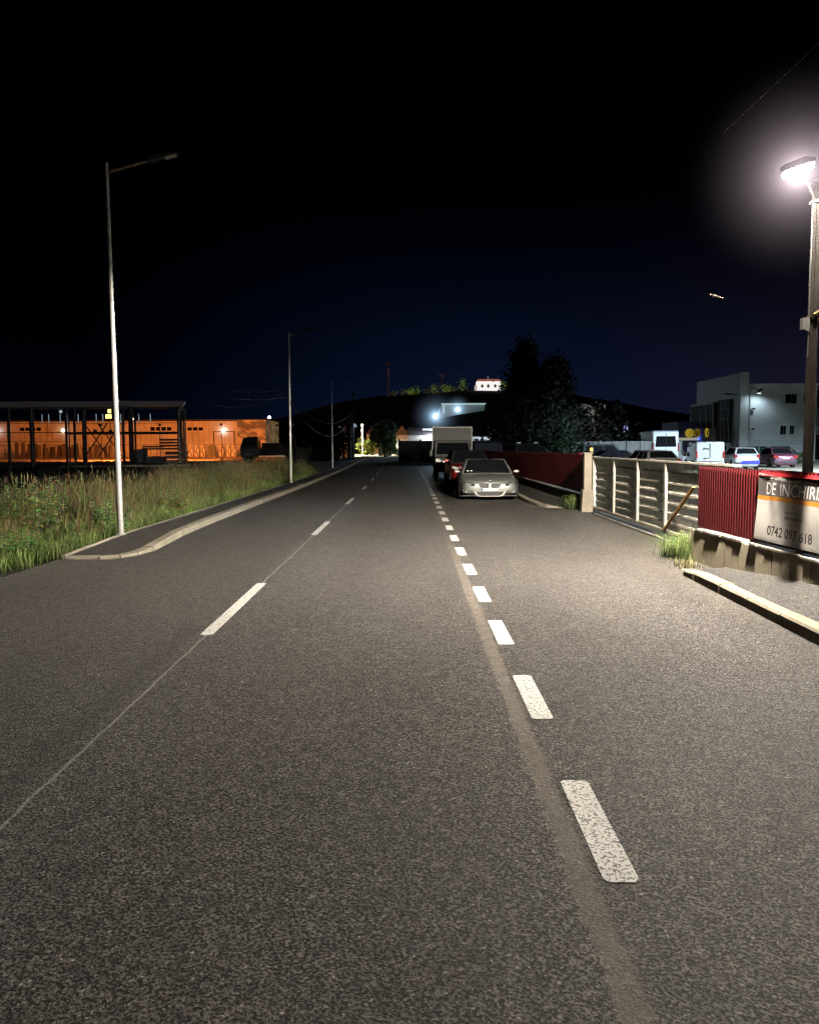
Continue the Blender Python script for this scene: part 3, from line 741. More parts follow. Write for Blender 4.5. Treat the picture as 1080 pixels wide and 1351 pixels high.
weed('grass_tuft', 'bushy green grass tuft at the end of the low wall beside the gate', 3.98, 11.9, 0, .19, 900, .40, 'grass tuft', .12, 21)
weed('grass_tuft', 'green grass tuft at the foot of the concrete gate pillar', 4.25, 21.3, .0, .22, 500, .42, 'grass tuft', .25, 22)
weed('grass_tuft', 'thin dry grass along the kerb end in front of the low wall', 3.75, 10.95, 0, .16, 160, .14, 'grass tuft', .9, 23)

# leafy weeds among the grass: stems with broad leaves
def leafy(name, label, x, y, h, n, spread, tint, seed, group, cat='weed'):
    r = np.random.default_rng(seed); V = []; F = []; C = []
    t = thing(name, label, cat, (x, y, -.03), 0, group)
    st_ = MB()
    for i in range(n):
        a = r.uniform(0, 6.283); hh = h * r.uniform(.55, 1.0); q = spread * math.sqrt(r.uniform())
        b0 = Vector((q * .5 * math.cos(a), q * .5 * math.sin(a), 0)); b1 = Vector((q * math.cos(a), q * math.sin(a), hh))
        st_.tube([b0, (b0 + b1) / 2 + Vector((0, 0, .03)), b1], [.006, .005, .002], 4)
        for j in range(26):
            f = .12 + .88 * j / 25; p = b0.lerp(b1, f); aa = r.uniform(0, 6.283); ll = r.uniform(.08, .19) * (1.15 - .6 * f); ww = ll * .28
            d = Vector((math.cos(aa), math.sin(aa), r.uniform(-.2, .7))).normalized(); sd = d.cross(Vector((0, 0, 1))).normalized()
            o = len(V); V += [p, p + d * ll * .5 + sd * ww, p + d * ll + Vector((0, 0, -.02)), p + d * ll * .5 - sd * ww]; F += [(o, o + 1, o + 2, o + 3)]
            c = tuple(1.5 * tint[k] * r.uniform(.5, 1.5) for k in range(3)); C += [c] * 4
    me = bpy.data.meshes.new('foliage'); me.from_pydata([tuple(v) for v in V], [], F)
    ca = me.color_attributes.new('tint', 'FLOAT_COLOR', 'POINT'); ca.data.foreach_set('color', np.array([(*c, 1) for c in C], dtype=np.float32).ravel())
    me.materials.append(M['blade']); o = bpy.data.objects.new('foliage', me); col.objects.link(o); o.parent = t
    st_.build('stem', mat('weed_stem', (.06, .07, .03), .8), t)
gname = 'leafy weeds in the roadside grass'
leafy('weed_bush', 'tallest broad leafy weed bush just left of the nearest street lamp', -6.35, 13.9, 1.15, 44, .62, (.105, .14, .055), 31, gname, 'bush')
leafy('weed_bush', 'low leafy weeds at the far left edge of the picture', -5.85, 11.8, .5, 22, .45, (.08, .13, .04), 32, gname, 'bush')
leafy('weed_bush', 'leafy weeds right behind the foot of the nearest street lamp', -5.5, 15.1, .72, 24, .38, (.10, .14, .055), 33, gname, 'bush')
leafy('weed_bush', 'yellowish leafy weeds at the pavement edge between the first and second street lamp', -5.5, 18.9, .75, 26, .5, (.13, .14, .05), 34, gname, 'bush')
leafy('weed_bush', 'tall dark green weeds ahead of the second street lamp', -6.1, 24.5, 1.15, 26, .8, (.05, .085, .025), 35, gname, 'bush')
leafy('weed_bush', 'dark weeds close by the second street lamp', -6.0, 30.5, 1.0, 22, .7, (.05, .08, .025), 36, gname, 'bush')
# ------------------------------------------------------------------ vehicles (local axes: nose towards -y, right-hand side of the picture +x when seen from the nose)
def carpaint(name, c, metal=.3):
    g = G(name); n = g.noise(300, 2, .5); n2 = g.noise(1.2, 4, .6); d = g.noise(18, 4, .7)
    cc = g.mix((n * .5 + n2 * .3 + d * .2).ramp(.3, .7), [q * .82 for q in c], [min(1, q * 1.15) for q in c])
    g.set(color=cc, metal=metal, rough=(d * .15 + .26), spec=.5, coat=.35); return g.m

def interp(keys, t):
    for (a, va), (b, vb) in zip(keys[:-1], keys[1:]):
        if a <= t <= b: return va + (vb - va) * (t - a) / (b - a)
    return keys[-1][1] if t > keys[-1][0] else keys[0][1]

def make_car(root, L, W, paint, top, wid, belt_y, roof_y, belt_z, roof_z, wheels, wr, zb=.17, roof_w=.70, belt_w=.93, b_pillars=(.55,), glass=None, roofmat=None, van=False):
    """lofted body (top: height profile of hood/belt/trunk along t=0..1), glasshouse frustum with panes, wheels"""
    glass = glass or M['glass']; W2 = W / 2
    ts = [0, .012, .03, .06, .11, .18, .26, .34, .42, .5, .58, .66, .74, .82, .89, .94, .97, .988, 1]
    V, F = [], []; prof_n = 13
    for t in ts:
        y = -L / 2 + L * t; w_ = W2 * interp(wid, t); zt = interp(top, t); b = zb + (.06 if t < .02 or t > .98 else 0)
        half = [(0, b), (w_ * .82, b), (w_ * .97, b + .07), (w_, b + .42 * (zt - b)), (w_ * .985, b + .72 * (zt - b)), (w_ * .93, zt - .035), (w_ * .80, zt - .004), (0, zt + .015)]
        ring = [(-x, z) for x, z in half[1:-1]][::-1]
        full = half + ring
        V += [(x, y, z) for x, z in full]
    n = len(full)
    for i in range(len(ts) - 1):
        for k in range(n): F.append((i * n + k, i * n + (k + 1) % n, (i + 1) * n + (k + 1) % n, (i + 1) * n + k))
    F += [tuple(range(n)), tuple((len(ts) - 1) * n + k for k in range(n))]
    body = MB().add(V, F).build('body', paint, root, smooth=True, subsurf=1)
    # glasshouse
    bw, rw = W2 * belt_w, W2 * roof_w
    A = [Vector((-bw, belt_y[0], belt_z[0])), Vector((bw, belt_y[0], belt_z[0])), Vector((bw, belt_y[1], belt_z[1])), Vector((-bw, belt_y[1], belt_z[1]))]
    B = [Vector((-rw, roof_y[0], roof_z)), Vector((rw, roof_y[0], roof_z)), Vector((rw, roof_y[1], roof_z - .02)), Vector((-rw, roof_y[1], roof_z - .02))]
    MB().add(A + B, [(0, 3, 2, 1), (4, 5, 6, 7), (0, 1, 5, 4), (1, 2, 6, 5), (2, 3, 7, 6), (3, 0, 4, 7)]).build('roof', roofmat or paint, root, bevel=.05, smooth=True)
    def pane(name, a, b, c, d, u0, u1, v0, v1, m=glass, off=.008):
        nn = (b - a).cross(d - a).normalized(); cen = (a + b + c + d) / 4
        if nn.dot(cen - Vector((0, (belt_y[0] + belt_y[1]) / 2, belt_z[0]))) < 0: nn = -nn
        f = lambda u, v: (a.lerp(b, u)).lerp(d.lerp(c, u), v) + nn * off
        q = MB(); q.grid(lambda s, t_: f(u0 + (u1 - u0) * s, v0 + (v1 - v0) * t_) + nn * (.022 * math.sin(math.pi * s) if name in ('windscreen', 'rear_window') else 0), 6, 2)
        return q.build(name, m, root, smooth=True)
    ws = pane('windscreen', A[0], A[1], B[1], B[0], .055, .945, .03, .93)
    pane('rear_window', A[2], A[3], B[3], B[2], .07, .93, .12, .88)
    cuts = [.06] + list(b_pillars) + [.93]
    for a, b, c, d in ((A[1], A[2], B[2], B[1]), (A[0], A[3], B[3], B[0])):
        for u0, u1 in zip(cuts[:-1], cuts[1:]): pane('side_window', a, b, c, d, u0 + .012, u1 - .012, .07, .88)
    for sx in (-1, 1):
        for wy in wheels:
            m = MB(); m.lathe([(wr * 1.14, 0), (wr * 1.14, .004), (0, .004)], 0, (0, 0, 0), 28); ar = m.build('wheel_arch', M['black'], root); ar.location = (sx * (W2 - .0) - (.0 if sx > 0 else .004), wy, wr)
            m = MB(); m.lathe([(wr * .62, -.1), (wr * .93, -.1), (wr, -.07), (wr, .07), (wr * .93, .1), (wr * .62, .09), (wr * .60, .02)], 0, (0, 0, 0), 28)
            wh = m.build('wheel', M['black'], root, smooth=True); wh.location = (sx * (W2 - .082), wy, wr); wh.rotation_euler = (0, 0, 0 if sx > 0 else math.pi)
            m = MB(); m.lathe([(wr * .63, .085), (wr * .58, .088), (wr * .55, .05), (0, .04)], 0, (0, 0, 0), 24)
            for k in range(5):
                a = 2 * math.pi * k / 5; m.bar((.07, wr * .1 * math.cos(a), wr * .1 * math.sin(a)), (.075, wr * .56 * math.cos(a), wr * .56 * math.sin(a)), .05, .02)
            m.build('rim', M['rim'], wh)
    return body, ws

def shape(mb, pts, y, th, yaw=None):
    """flat shape in x-z standing at y, thickness th towards -y"""
    mb.prism(pts, 1, y - th, y)
    return mb
def ellipse(cx, cz, rx, rz, n=16, p=2.):
    return [(cx + rx * math.copysign(abs(math.cos(2 * math.pi * k / n)) ** (2 / p), math.cos(2 * math.pi * k / n)),
             cz + rz * math.copysign(abs(math.sin(2 * math.pi * k / n)) ** (2 / p), math.sin(2 * math.pi * k / n))) for k in range(n)]
def mirrored(pts): return [(-x, z) for x, z in pts][::-1]

# --- silver coupe, nose to the camera
C1 = thing('parked_car', 'silver coupe parked nose first towards us with twin dark grilles', 'car', (2.49, 26.95, 0), R(-1.5))
sp = carpaint('silver_paint', (.26, .265, .243), .4)
L, W = 4.5, 1.80
body, ws = make_car(C1, L, W, sp,
    top=[(0, .50), (.012, .56), (.03, .60), (.06, .64), (.12, .70), (.26, .765), (.34, .79), (.75, .84), (.9, .84), (.97, .80), (1, .70)],
    wid=[(0, .74), (.012, .83), (.03, .89), (.06, .94), (.12, .98), (.2, 1), (.85, 1), (.94, .95), (.98, .88), (1, .8)],
    belt_y=(-.98, 1.62), roof_y=(-.14, .85), belt_z=(.765, .83), roof_z=1.225, wheels=(-L / 2 + .84, L / 2 - .95), wr=.315, zb=.15, roof_w=.70, belt_w=.93)
yf = -L / 2
blk = mat('grille_black', (.012, .012, .013), .45)
mlamp = mat('lamp_reflector', (.30, .30, .28), .15, .4, var=.3, spec=.8)
for s in (1, -1):
    kd = [(.03, .50), (.045, .53), (.32, .525), (.335, .50), (.275, .40), (.24, .385), (.065, .38), (.035, .40)]
    kr = [(.014, .505), (.03, .546), (.335, .541), (.355, .505), (.29, .388), (.25, .370), (.05, .366), (.018, .40)]
    f = (lambda p: p) if s > 0 else mirrored
    g_ = shape(MB(), f(kr), yf + .05, .058).build('grille', mat('grille_rim', (.45, .45, .43), .25, .6), C1, bevel=.006)
    shape(MB(), f(kd), yf + .0, .016).build('mesh', blk, g_)
    sl_ = MB()
    for k in range(7): sl_.box(s * (.068 + k * .035) - .004, s * (.068 + k * .035) + .004, yf - .022, yf - .016, .40, .515)
    sl_.build('slat', mat('grille_slat', (.10, .09, .09), .4, .5), g_)
    # headlamp: swept-back almond with two round lamps
    def hl(k, p):   # follow the rounded nose
        x, z = p; t = max(0, abs(x) - .42) / .42; return (x, yf - .012 + .20 * t ** 1.6 + k, z)
    hp = [(.44, .475), (.53, .535), (.66, .565), (.80, .575), (.845, .55), (.83, .50), (.74, .452), (.58, .435), (.46, .445)]
    hp = hp if s > 0 else mirrored(hp); n = len(hp)
    m = MB(); vsx = [hl(-.02, p) for p in hp] + [hl(.12, p) for p in hp]
    m.add(vsx, [tuple(range(n)), tuple(range(n, 2 * n))] + [(i, (i + 1) % n, n + (i + 1) % n, n + i) for i in range(n)])
    hd = m.build('headlight', mat('headlight_glass', (.07, .07, .066), .15, .2, var=.4, scale=14, spec=.8), C1, bevel=.008)
    for cx, cz, rr_ in ((.565, .485, .030), (.70, .505, .040)):
        q = hl(-.025, (s * cx, cz)); m = MB(); m.lathe([(0, -.018), (rr_ * .6, -.014), (rr_, 0), (rr_, .02)], 1, q, 16); m.build('reflector', mlamp, hd, smooth=True)
    # bumper corner recess with fog lamp
    fg = [(.50, .275), (.56, .315), (.76, .335), (.83, .34), (.82, .25), (.70, .215), (.56, .22)]
    fg = fg if s > 0 else mirrored(fg); m = MB(); vsx = [hl(-.012, p) for p in fg] + [hl(.1, p) for p in fg]; n = len(fg)
    m.add(vsx, [tuple(range(n)), tuple(range(n, 2 * n))] + [(i, (i + 1) % n, n + (i + 1) % n, n + i) for i in range(n)])
    rc = m.build('bumper_recess', mat('recess', (.10, .10, .095), .5), C1)
    q = hl(-.02, (s * .70, .275)); m = MB(); m.lathe([(0, -.016), (.03, -.012), (.048, 0), (.048, .02)], 1, q, 14); m.build('fog_light', M['lens'], rc, smooth=True)
    # door mirror
    m = MB(); m.prism([(s * .84, .80), (s * .86, .88), (s * 1.02, .895), (s * 1.04, .83), (s * 1.0, .79)], 1, -.80, -.66); m.build('door_mirror', sp, C1, bevel=.03, smooth=True)
ik = [(-.43, .275), (.43, .275), (.36, .175), (.27, .145), (-.27, .145), (-.36, .175)]
ir = [(-.50, .30), (.50, .30), (.43, .165), (.31, .115), (-.31, .115), (-.43, .165)]
it = shape(MB(), ir, yf + .06, .068).build('bumper_intake', mat('intake_frame', (.30, .30, .28), .35, .4), C1, bevel=.008)
shape(MB(), ik, yf, .015).build('mesh', blk, it)
m = MB(); m.prism([(-.80, .13), (-.84, .16), (.84, .16), (.80, .13)], 1, yf + .03, yf + .3); m.build('front_lip', M['plastic'], C1)
m = MB(); m.box(-.26, .26, yf - .034, yf - .02, .295, .375); pl = m.build('number_plate', M['plate'], C1, bevel=.004)
m = MB(); m.box(-.26, -.222, yf - .037, yf - .033, .296, .374); m.build('blue_band', mat('plate_blue', (.02, .04, .25), .5), pl)
m = MB(); m.lathe([(0, -.012), (.036, -.008), (.042, .01)], 1, (0, yf + .03, .575), 16); m.build('badge', mat('badge_dark', (.03, .035, .05), .3, .3), C1)
m = MB()
for a, b in (((-.55, -.99, .80), (.02, -.80, .875)), ((.05, -.99, .80), (.60, -.80, .87))): m.bar(a, b, .014)
m.build('wiper', M['black'], C1)
m = MB(); m.box(-.09, .09, -.30, -.26, 1.09, 1.13); m.build('inner_mirror', M['chrome'], C1)
msk = mat('sticker_white', (.7, .7, .66), .5)
for a, b in ((-.52, -.47), (-.64, -.58)): m = MB(); m.box(a, b, -.86, -.85, .845, .875); m.build('windscreen_sticker', msk, C1)
for s in (1, -1):
    m = MB(); m.tube([(s * .28, -.60, .80), (s * .28, -.45, .93)], [.16, .11], 8); 

# --- red hatchback behind it, mostly hidden
C2 = thing('parked_car', 'red car with black roof parked behind the silver coupe and mostly hidden by it', 'car', (2.50, 35.2, 0), R(2))
rp = carpaint('red_car_paint', (.24, .012, .009), .2)
make_car(C2, 4.2, 1.78, rp,
    top=[(0, .60), (.03, .72), (.10, .84), (.26, .94), (.34, .98), (.8, 1.0), (.95, .98), (1, .8)],
    wid=[(0, .78), (.03, .90), (.08, .97), (.2, 1), (.85, 1), (.95, .95), (1, .85)],
    belt_y=(-1.0, 1.9), roof_y=(-.25, 1.55), belt_z=(.93, .98), roof_z=1.46, wheels=(-1.30, 1.25), wr=.31, roof_w=.70, roofmat=M['plastic'], b_pillars=(.45, .72))
for s in (1, -1):
    m = MB(); m.prism([(s * .50, .70), (s * .60, .80), (s * .86, .86), (s * .86, .74), (s * .70, .68)], 1, -2.1, -1.85); m.build('headlight', mlamp, C2, bevel=.02)
    m = MB(); m.prism([(s * .86, .98), (s * .88, 1.1), (s * 1.06, 1.1), (s * 1.06, .98)], 1, -.72, -.58); m.build('door_mirror', M['chrome'] if s < -2 else rp, C2, bevel=.03)
m = MB(); m.prism([(-.45, .5), (.45, .5), (.4, .36), (-.4, .36)], 1, -2.12, -2.05); m.build('grille', blk, C2)
m = MB(); m.box(-.26, .26, -2.14, -2.125, .52, .63); m.build('number_plate', M['plate'], C2)

# --- box truck
T1 = thing('box_truck', 'pale grey box truck with low cab parked behind the red car', 'truck', (2.35, 44.6, 0), R(-1))
tp = mat('truck_box_panel', (.085, .082, .078), .55, var=.2, scale=2, dirt=(.055, .052, .048)); cp_ = mat('cab_white', (.19, .187, .175), .4, var=.2, spec=.5)
m = MB(); m.box(-1.06, 1.06, .55, 4.6, .62, 2.66); bxb = m.build('cargo_box', tp, T1, bevel=.03)
m = MB()
for s in (-1, 1): m.box(s * 1.075 - .02, s * 1.075 + .02, .53, .59, .6, 2.68)
m.box(-1.09, 1.09, .53, .59, 2.64, 2.70); m.box(-1.09, 1.09, .53, .59, .56, .64); m.build('edge_trim', mat('box_trim', (.25, .245, .23), .45, .3), bxb)
m = MB(); m.prism([(-1.65, .42), (-1.72, .62), (-1.60, .96), (-.95, 1.12), (-.32, 1.86), (-.1, 1.95), (.5, 1.97), (.5, .42)], 0, -.98, .98); cab = m.build('cab', cp_, T1, bevel=.07, smooth=True)
d0, d1 = Vector((0, -.95, 1.12)), Vector((0, -.32, 1.86)); nn = Vector((0, -(d1 - d0).z, (d1 - d0).y)).normalized()
q0, q1 = d0.lerp(d1, .10) + nn * .012, d0.lerp(d1, .93) + nn * .012
MB().quad((-.90, q0.y, q0.z), (.90, q0.y, q0.z), (.80, q1.y, q1.z), (-.80, q1.y, q1.z)).build('windscreen', M['glass'], T1)
for s in (-1, 1):
    MB().quad((s * .986, -.72, 1.18), (s * .986, .3, 1.18), (s * .986, .3, 1.80), (s * .986, -.28, 1.80)).build('side_window', M['glass'], T1)
    m = MB(); m.prism([(s * .60, .72), (s * .66, .98), (s * .90, 1.04), (s * .955, .92), (s * .93, .70)], 1, -1.74, -1.55); m.build('headlight', mlamp, T1, bevel=.03)
    m = MB(); m.box(s * 1.17 - .09, s * 1.17 + .09, -.78, -.70, 1.10, 1.42); m.bar((s * .97, -.7, 1.2), (s * 1.1, -.74, 1.2), .04); m.build('door_mirror', M['plastic'], T1, bevel=.02)
    for wy in (-1.0, 3.2):
        m = MB(); m.lathe([(.2, -.1), (.32, -.1), (.34, -.07), (.34, .07), (.32, .1), (.2, .09), (.0, .05)], 0, (0, 0, 0), 24); w_ = m.build('wheel', M['black'], T1, smooth=True); w_.location = (s * .90, wy, .34); w_.rotation_euler = (0, 0, 0 if s > 0 else math.pi)
        m = MB(); m.lathe([(.2, .085), (.17, .07), (0, .06)], 0, (0, 0, 0), 20); m.build('rim', M['rim'], w_)
m = MB(); m.prism([(-.55, .86), (.55, .86), (.42, .62), (-.42, .62)], 1, -1.76, -1.6); gr_ = m.build('grille', blk, T1)
m = MB(); m.prism([(-.94, .30), (-.96, .58), (.96, .58), (.94, .30)], 1, -1.80, -1.5); m.build('bumper', M['plastic'], T1, bevel=.04)
m = MB(); m.bar((-.54, -1.785, .85), (-.40, -1.785, .60), .05, .03); m.bar((.54, -1.785, .85), (.40, -1.785, .60), .05, .03); m.build('grille_trim', M['chrome'], T1)
m = MB(); m.box(-.26, .26, -1.825, -1.81, .40, .51); m.build('number_plate', M['plate'], T1)
m = MB(); m.box(-.4, .4, -.5, 4.5, .45, .62); m.box(-.95, .95, 1.4, 2.4, .36, .6); m.build('chassis', M['darksteel'], T1)

# --- generic cars seen from behind in the car park (nose away: rotated half a turn)
def rear_details(root, L, W, z0, ztail, tail, plate_z, lens=None):
    yr = L / 2
    for s in (1, -1):
        m = MB(); m.prism([(s * q[0], q[1]) for q in tail], 1, yr - .25, yr + .012); m.build('tail_light', lens or M['red_lens'], root, bevel=.01)
        m = MB(); m.box(s * (W / 2 + .1) - .09, s * (W / 2 + .1) + .09, -.62, -.50, z0, z0 + .13); m.build('door_mirror', M['plastic'], root, bevel=.02)
    m = MB(); m.box(-.26, .26, yr + .004, yr + .02, plate_z, plate_z + .11); m.build('number_plate', M['plate'], root)
    m = MB(); m.prism([(-W * .46, z0 - .62), (-W * .47, z0 - .48), (W * .47, z0 - .48), (W * .46, z0 - .62)], 1, yr - .1, yr + .018); m.build('bumper', M['plastic'], root, bevel=.02)
def sedan(label, loc, rz, paint, H=1.43, L=4.4, W=1.75, group='cars in the car park', tail=((.50, .70), (.50, .86), (.82, .90), (.84, .70))):
    r = thing('parked_car', label, 'car', loc, R(rz), group)
    make_car(r, L, W, paint, top=[(0, .55), (.03, .66), (.10, .76), (.28, .88), (.34, .90), (.78, .95), (.86, .97), (.96, .97), (1, .82)],
             wid=[(0, .75), (.03, .87), (.08, .95), (.2, 1), (.85, 1), (.94, .96), (.98, .92), (1, .85)], belt_y=(-.95, 1.75), roof_y=(-.2, 1.0), belt_z=(.88, .95), roof_z=H,
             wheels=(-1.33, 1.27), wr=.31, b_pillars=(.48, .78))
    rear_details(r, L, W, .95, .97, tail, .62); return r
def hatch(label, loc, rz, paint, H=1.47, L=3.95, W=1.72, group='cars in the car park', tail=((.62, .78), (.66, .98), (.80, 1.0), (.83, .80)), roofmat=None):
    r = thing('parked_car', label, 'car', loc, R(rz), group)
    make_car(r, L, W, paint, top=[(0, .58), (.03, .70), (.10, .80), (.25, .92), (.32, .95), (.9, 1.0), (.97, .97), (1, .80)],
             wid=[(0, .77), (.03, .89), (.08, .96), (.2, 1), (.85, 1), (.95, .96), (1, .88)], belt_y=(-.95, 1.88), roof_y=(-.25, 1.45), belt_z=(.91, .98), roof_z=H,
             wheels=(-1.22, 1.22), wr=.30, b_pillars=(.45, .74), roofmat=roofmat)
    rear_details(r, L, W, .95, .98, tail, .60); return r
def suv(label, loc, rz, paint, H=1.70, L=4.5, W=1.84, group='cars in the car park'):
    r = thing('parked_car', label, 'car', loc, R(rz), group)
    make_car(r, L, W, paint, top=[(0, .72), (.03, .85), (.10, .96), (.26, 1.06), (.32, 1.08), (.9, 1.12), (.97, 1.1), (1, .9)],
             wid=[(0, .8), (.03, .9), (.08, .97), (.2, 1), (.85, 1), (.95, .97), (1, .9)], belt_y=(-1.0, 2.1), roof_y=(-.3, 1.75), belt_z=(1.04, 1.1), roof_z=H,
             wheels=(-1.38, 1.32), wr=.36, zb=.24, b_pillars=(.42, .72))
    rear_details(r, L, W, 1.08, 1.1, ((.68, .86), (.70, 1.16), (.84, 1.16), (.87, .86)), .70); return r
def van(label, loc, rz, paint, L, W, H, group='vans in the car park', glass_rear=True, ladder=False):
    r = thing('parked_van', label, 'van', loc, R(rz), group)
    m = MB(); hb = H * .36
    m.prism([(-L / 2, .25), (-L / 2 - .0, hb * .9), (-L / 2 + .18, hb), (-L / 2 + .75, hb * 1.18), (-L / 2 + 1.45, H * .93), (-L / 2 + 1.9, H * .985), (L / 2 - .5, H), (L / 2 - .06, H * .985), (L / 2, .28)], 0, -W / 2, W / 2)
    m.build('body', paint, r, bevel=.10, smooth=True)
    for s in (1, -1):
        x = s * (W / 2 + .004)
        MB().quad((x, -L / 2 + .95, hb * 1.25), (x, -L / 2 + 2.15, hb * 1.25), (x, -L / 2 + 2.15, H * .88), (x, -L / 2 + 1.5, H * .88)).build('side_window', M['glass'], r)
        for wy in (-L / 2 + .85, L / 2 - .9):
            m = MB(); m.lathe([(.2, -.1), (.31, -.1), (.33, -.07), (.33, .07), (.31, .1), (.2, .09), (.0, .05)], 0, (0, 0, 0), 22); w_ = m.build('wheel', M['black'], r, smooth=True); w_.location = (s * (W / 2 - .07), wy, .33); w_.rotation_euler = (0, 0, 0 if s > 0 else math.pi)
        m = MB(); m.box(s * (W / 2 - .055) - .05, s * (W / 2 - .055) + .05, L / 2 - .05, L / 2 + .012, H * .42, H * .66); m.build('tail_light', M['red_lens'], r, bevel=.01)
        m = MB(); m.box(s * (W / 2 + .12) - .09, s * (W / 2 + .12) + .09, -L / 2 + 1.0, -L / 2 + 1.1, hb * 1.3, hb * 1.3 + .26); m.build('door_mirror', M['plastic'], r)
    yb = L / 2 + .006
    if glass_rear: MB().quad((-W * .40, yb - .03, H * .55), (W * .40, yb - .03, H * .55), (W * .36, yb - .04, H * .84), (-W * .36, yb - .04, H * .84)).build('rear_window', M['glass'], r)
    m = MB(); m.box(-.008, .008, yb - .05, yb + .004, .4, H * .93); m.box(-W * .42, W * .42, yb - .05, yb + .006, H * .30, H * .315); m.build('door_seam', M['plastic'], r)
    m = MB(); m.box(-W * .47, W * .47, L / 2 - .1, L / 2 + .06, .28, .46); m.build('bumper', M['plastic'], r, bevel=.03)
    m = MB(); m.box(-.26, .26, yb + .002, yb + .014, H * .34, H * .34 + .11); m.build('number_plate', M['plate'], r)
    m = MB(); m.box(.06, .42, yb, yb + .015, H * .40, H * .43); m.build('door_handle', M['plastic'], r)
    return r
white = carpaint('white_car_paint', (.37, .385, .40), .0); dark = carpaint('dark_car_paint', (.03, .034, .045), .3); purple = carpaint('purple_car_paint', (.16, .055, .10), .3); bluec = carpaint('blue_car_paint', (.012, .016, .05), .3); greyc = carpaint('grey_car_paint', (.12, .15, .15), .3)
sedan('dark purple saloon seen from behind, nearest the lamp pole in the car park', (26.9, 60.5, 0), 176, purple)
h1 = hatch('white hatchback with a blue glow on its tail between the small van and purple saloon', (22.9, 57.0, 0), 173, white)
m = MB(); m.prism([(-.80, .36), (-.82, .60), (.30, .56), (.5, .36)], 1, 1.985, 2.0); m.build('glowing_bumper', emis('blue_glow', (.04, .05, .9), .28), h1)  # blue light on the bumper put in as emission
m = MB(); m.box(-.55, -.25, 1.95, 1.99, .84, .90); m.build('tail_lamp_glow', emis('violet_glow', (.35, .3, 1.), 1.8), h1)
v1 = van('small white panel van seen from behind with a dark open side', (19.9, 55.6, 0), 172, white, 4.2, 1.80, 1.86, glass_rear=False)
m = MB(); m.quad((-.906, -1.4, .5), (-.906, 1.75, .5), (-.906, 1.75, 1.6), (-.906, -1.0, 1.6)); 
m = MB(); m.prism([(.05, 1.36), (.12, 1.42), (.38, 1.46), (.46, 1.34), (.40, 1.32), (.34, 1.39), (.14, 1.36)], 1, 2.10, 2.112); m.build('door_sticker', M['plastic'], v1)
van('tall white van with large rear window behind the low white hatchback', (19.3, 64.5, 0), 180, carpaint('tall_van_white', (.42, .50, .60), 0.), 5.4, 1.98, 2.75)
hatch('low white hatchback just above the gate in front of the tall van', (12.0, 41.2, 0), 186, carpaint('dim_white_paint', (.24, .24, .255), 0.), H=1.40)
sedan('dark blue car with a bright bonnet above the middle of the gate', (12.9, 50.5, 0), 100, bluec, H=1.35)
suv('black off-roader in the gloom above the left half of the gate', (13.8, 57.5, 0), 96, dark, H=1.72)
suv('white car half hidden between the tall van and the small van', (21.3, 67.5, 0), 30, white, H=1.62)
suv('dark off-roader behind the white hatchback', (27.6, 72.5, 0), 150, greyc, H=1.78)
sedan('white saloon behind the white hatchback and purple saloon', (28.6, 70.0, 0), 30, white, H=1.42)
hatch('black hatchback parked below the white building wall', (33.6, 78.0, 0), 60, dark, H=1.50)
hatch('pale green-grey hatchback under the wall to the right of the black one', (36.0, 78.6, 0), 70, greyc, H=1.50)
# vehicle roofs behind the left red fence
s1 = suv('dark off-roader with roof marker lights behind the far red fence', (6.65, 46.5, 0), 4, dark, H=1.78, group='vehicles behind the far red fence')
m = MB()
for q in (-.55, .45): m.box(q - .1, q + .1, -.42, -.34, 1.79, 1.83)
m.build('marker_light', emis('marker_glow', (.7, .9, .8), .35), s1)
v2 = van('dark van standing beside the box truck in front of the lit cabin', (5.05, 54, 0), 2, dark, 4.8, 1.9, 2.0, 'vehicles behind the far red fence')
# dark lorry on the far left field
T2 = thing('parked_lorry', 'dark disused lorry in the field between the lit warehouse and second street lamp', 'lorry', (-12.6, 76, 0), R(8))
dk = mat('lorry_paint', (.012, .018, .016), .6, var=.4); dk2 = mat('lorry_load', (.02, .02, .018), .8, var=.4)
m = MB(); m.prism([(-2.9, .7), (-2.9, 1.6), (-2.6, 2.5), (-1.4, 2.6), (-1.3, .7)], 1, -1.1, 1.1); m.build('cab', dk, T2, bevel=.08)
m = MB(); m.box(-1.25, 3.6, -1.1, 1.1, .85, 1.0); m.box(-1.25, -1.15, -1.1, 1.1, 1.0, 2.2); m.box(3.5, 3.6, -1.1, 1.1, 1.0, 1.7); m.box(-1.2, 3.5, -1.1, -1.04, 1.0, 1.5); m.build('cargo_bed', dk2, T2)
m = MB(); m.box(-1.0, .8, -.8, .8, 1.02, 2.0); m.box(1.0, 2.6, -.7, .7, 1.02, 1.7); m.build('load', dk2, T2, bevel=.05)
MB().quad((-2.85, -1.106, 1.6), (-1.5, -1.106, 1.6), (-1.5, -1.106, 2.35), (-2.6, -1.106, 2.35)).build('side_window', M['glass'], T2)
for wx in (-2.2, 1.6, 2.7):
    for s in (-1, 1):
        m = MB(); m.lathe([(.25, -.13), (.5, -.13), (.53, -.08), (.53, .08), (.5, .13), (.25, .12), (0, .08)], 1, (wx, s * .95, .53), 22); m.build('wheel', M['black'], T2, smooth=True)
m = MB(); m.box(-2.5, -1.9, -1.12, -1.1, .9, 1.05); m.build('number_plate', mat('dim_plate', (.12, .12, .12), .6), T2)
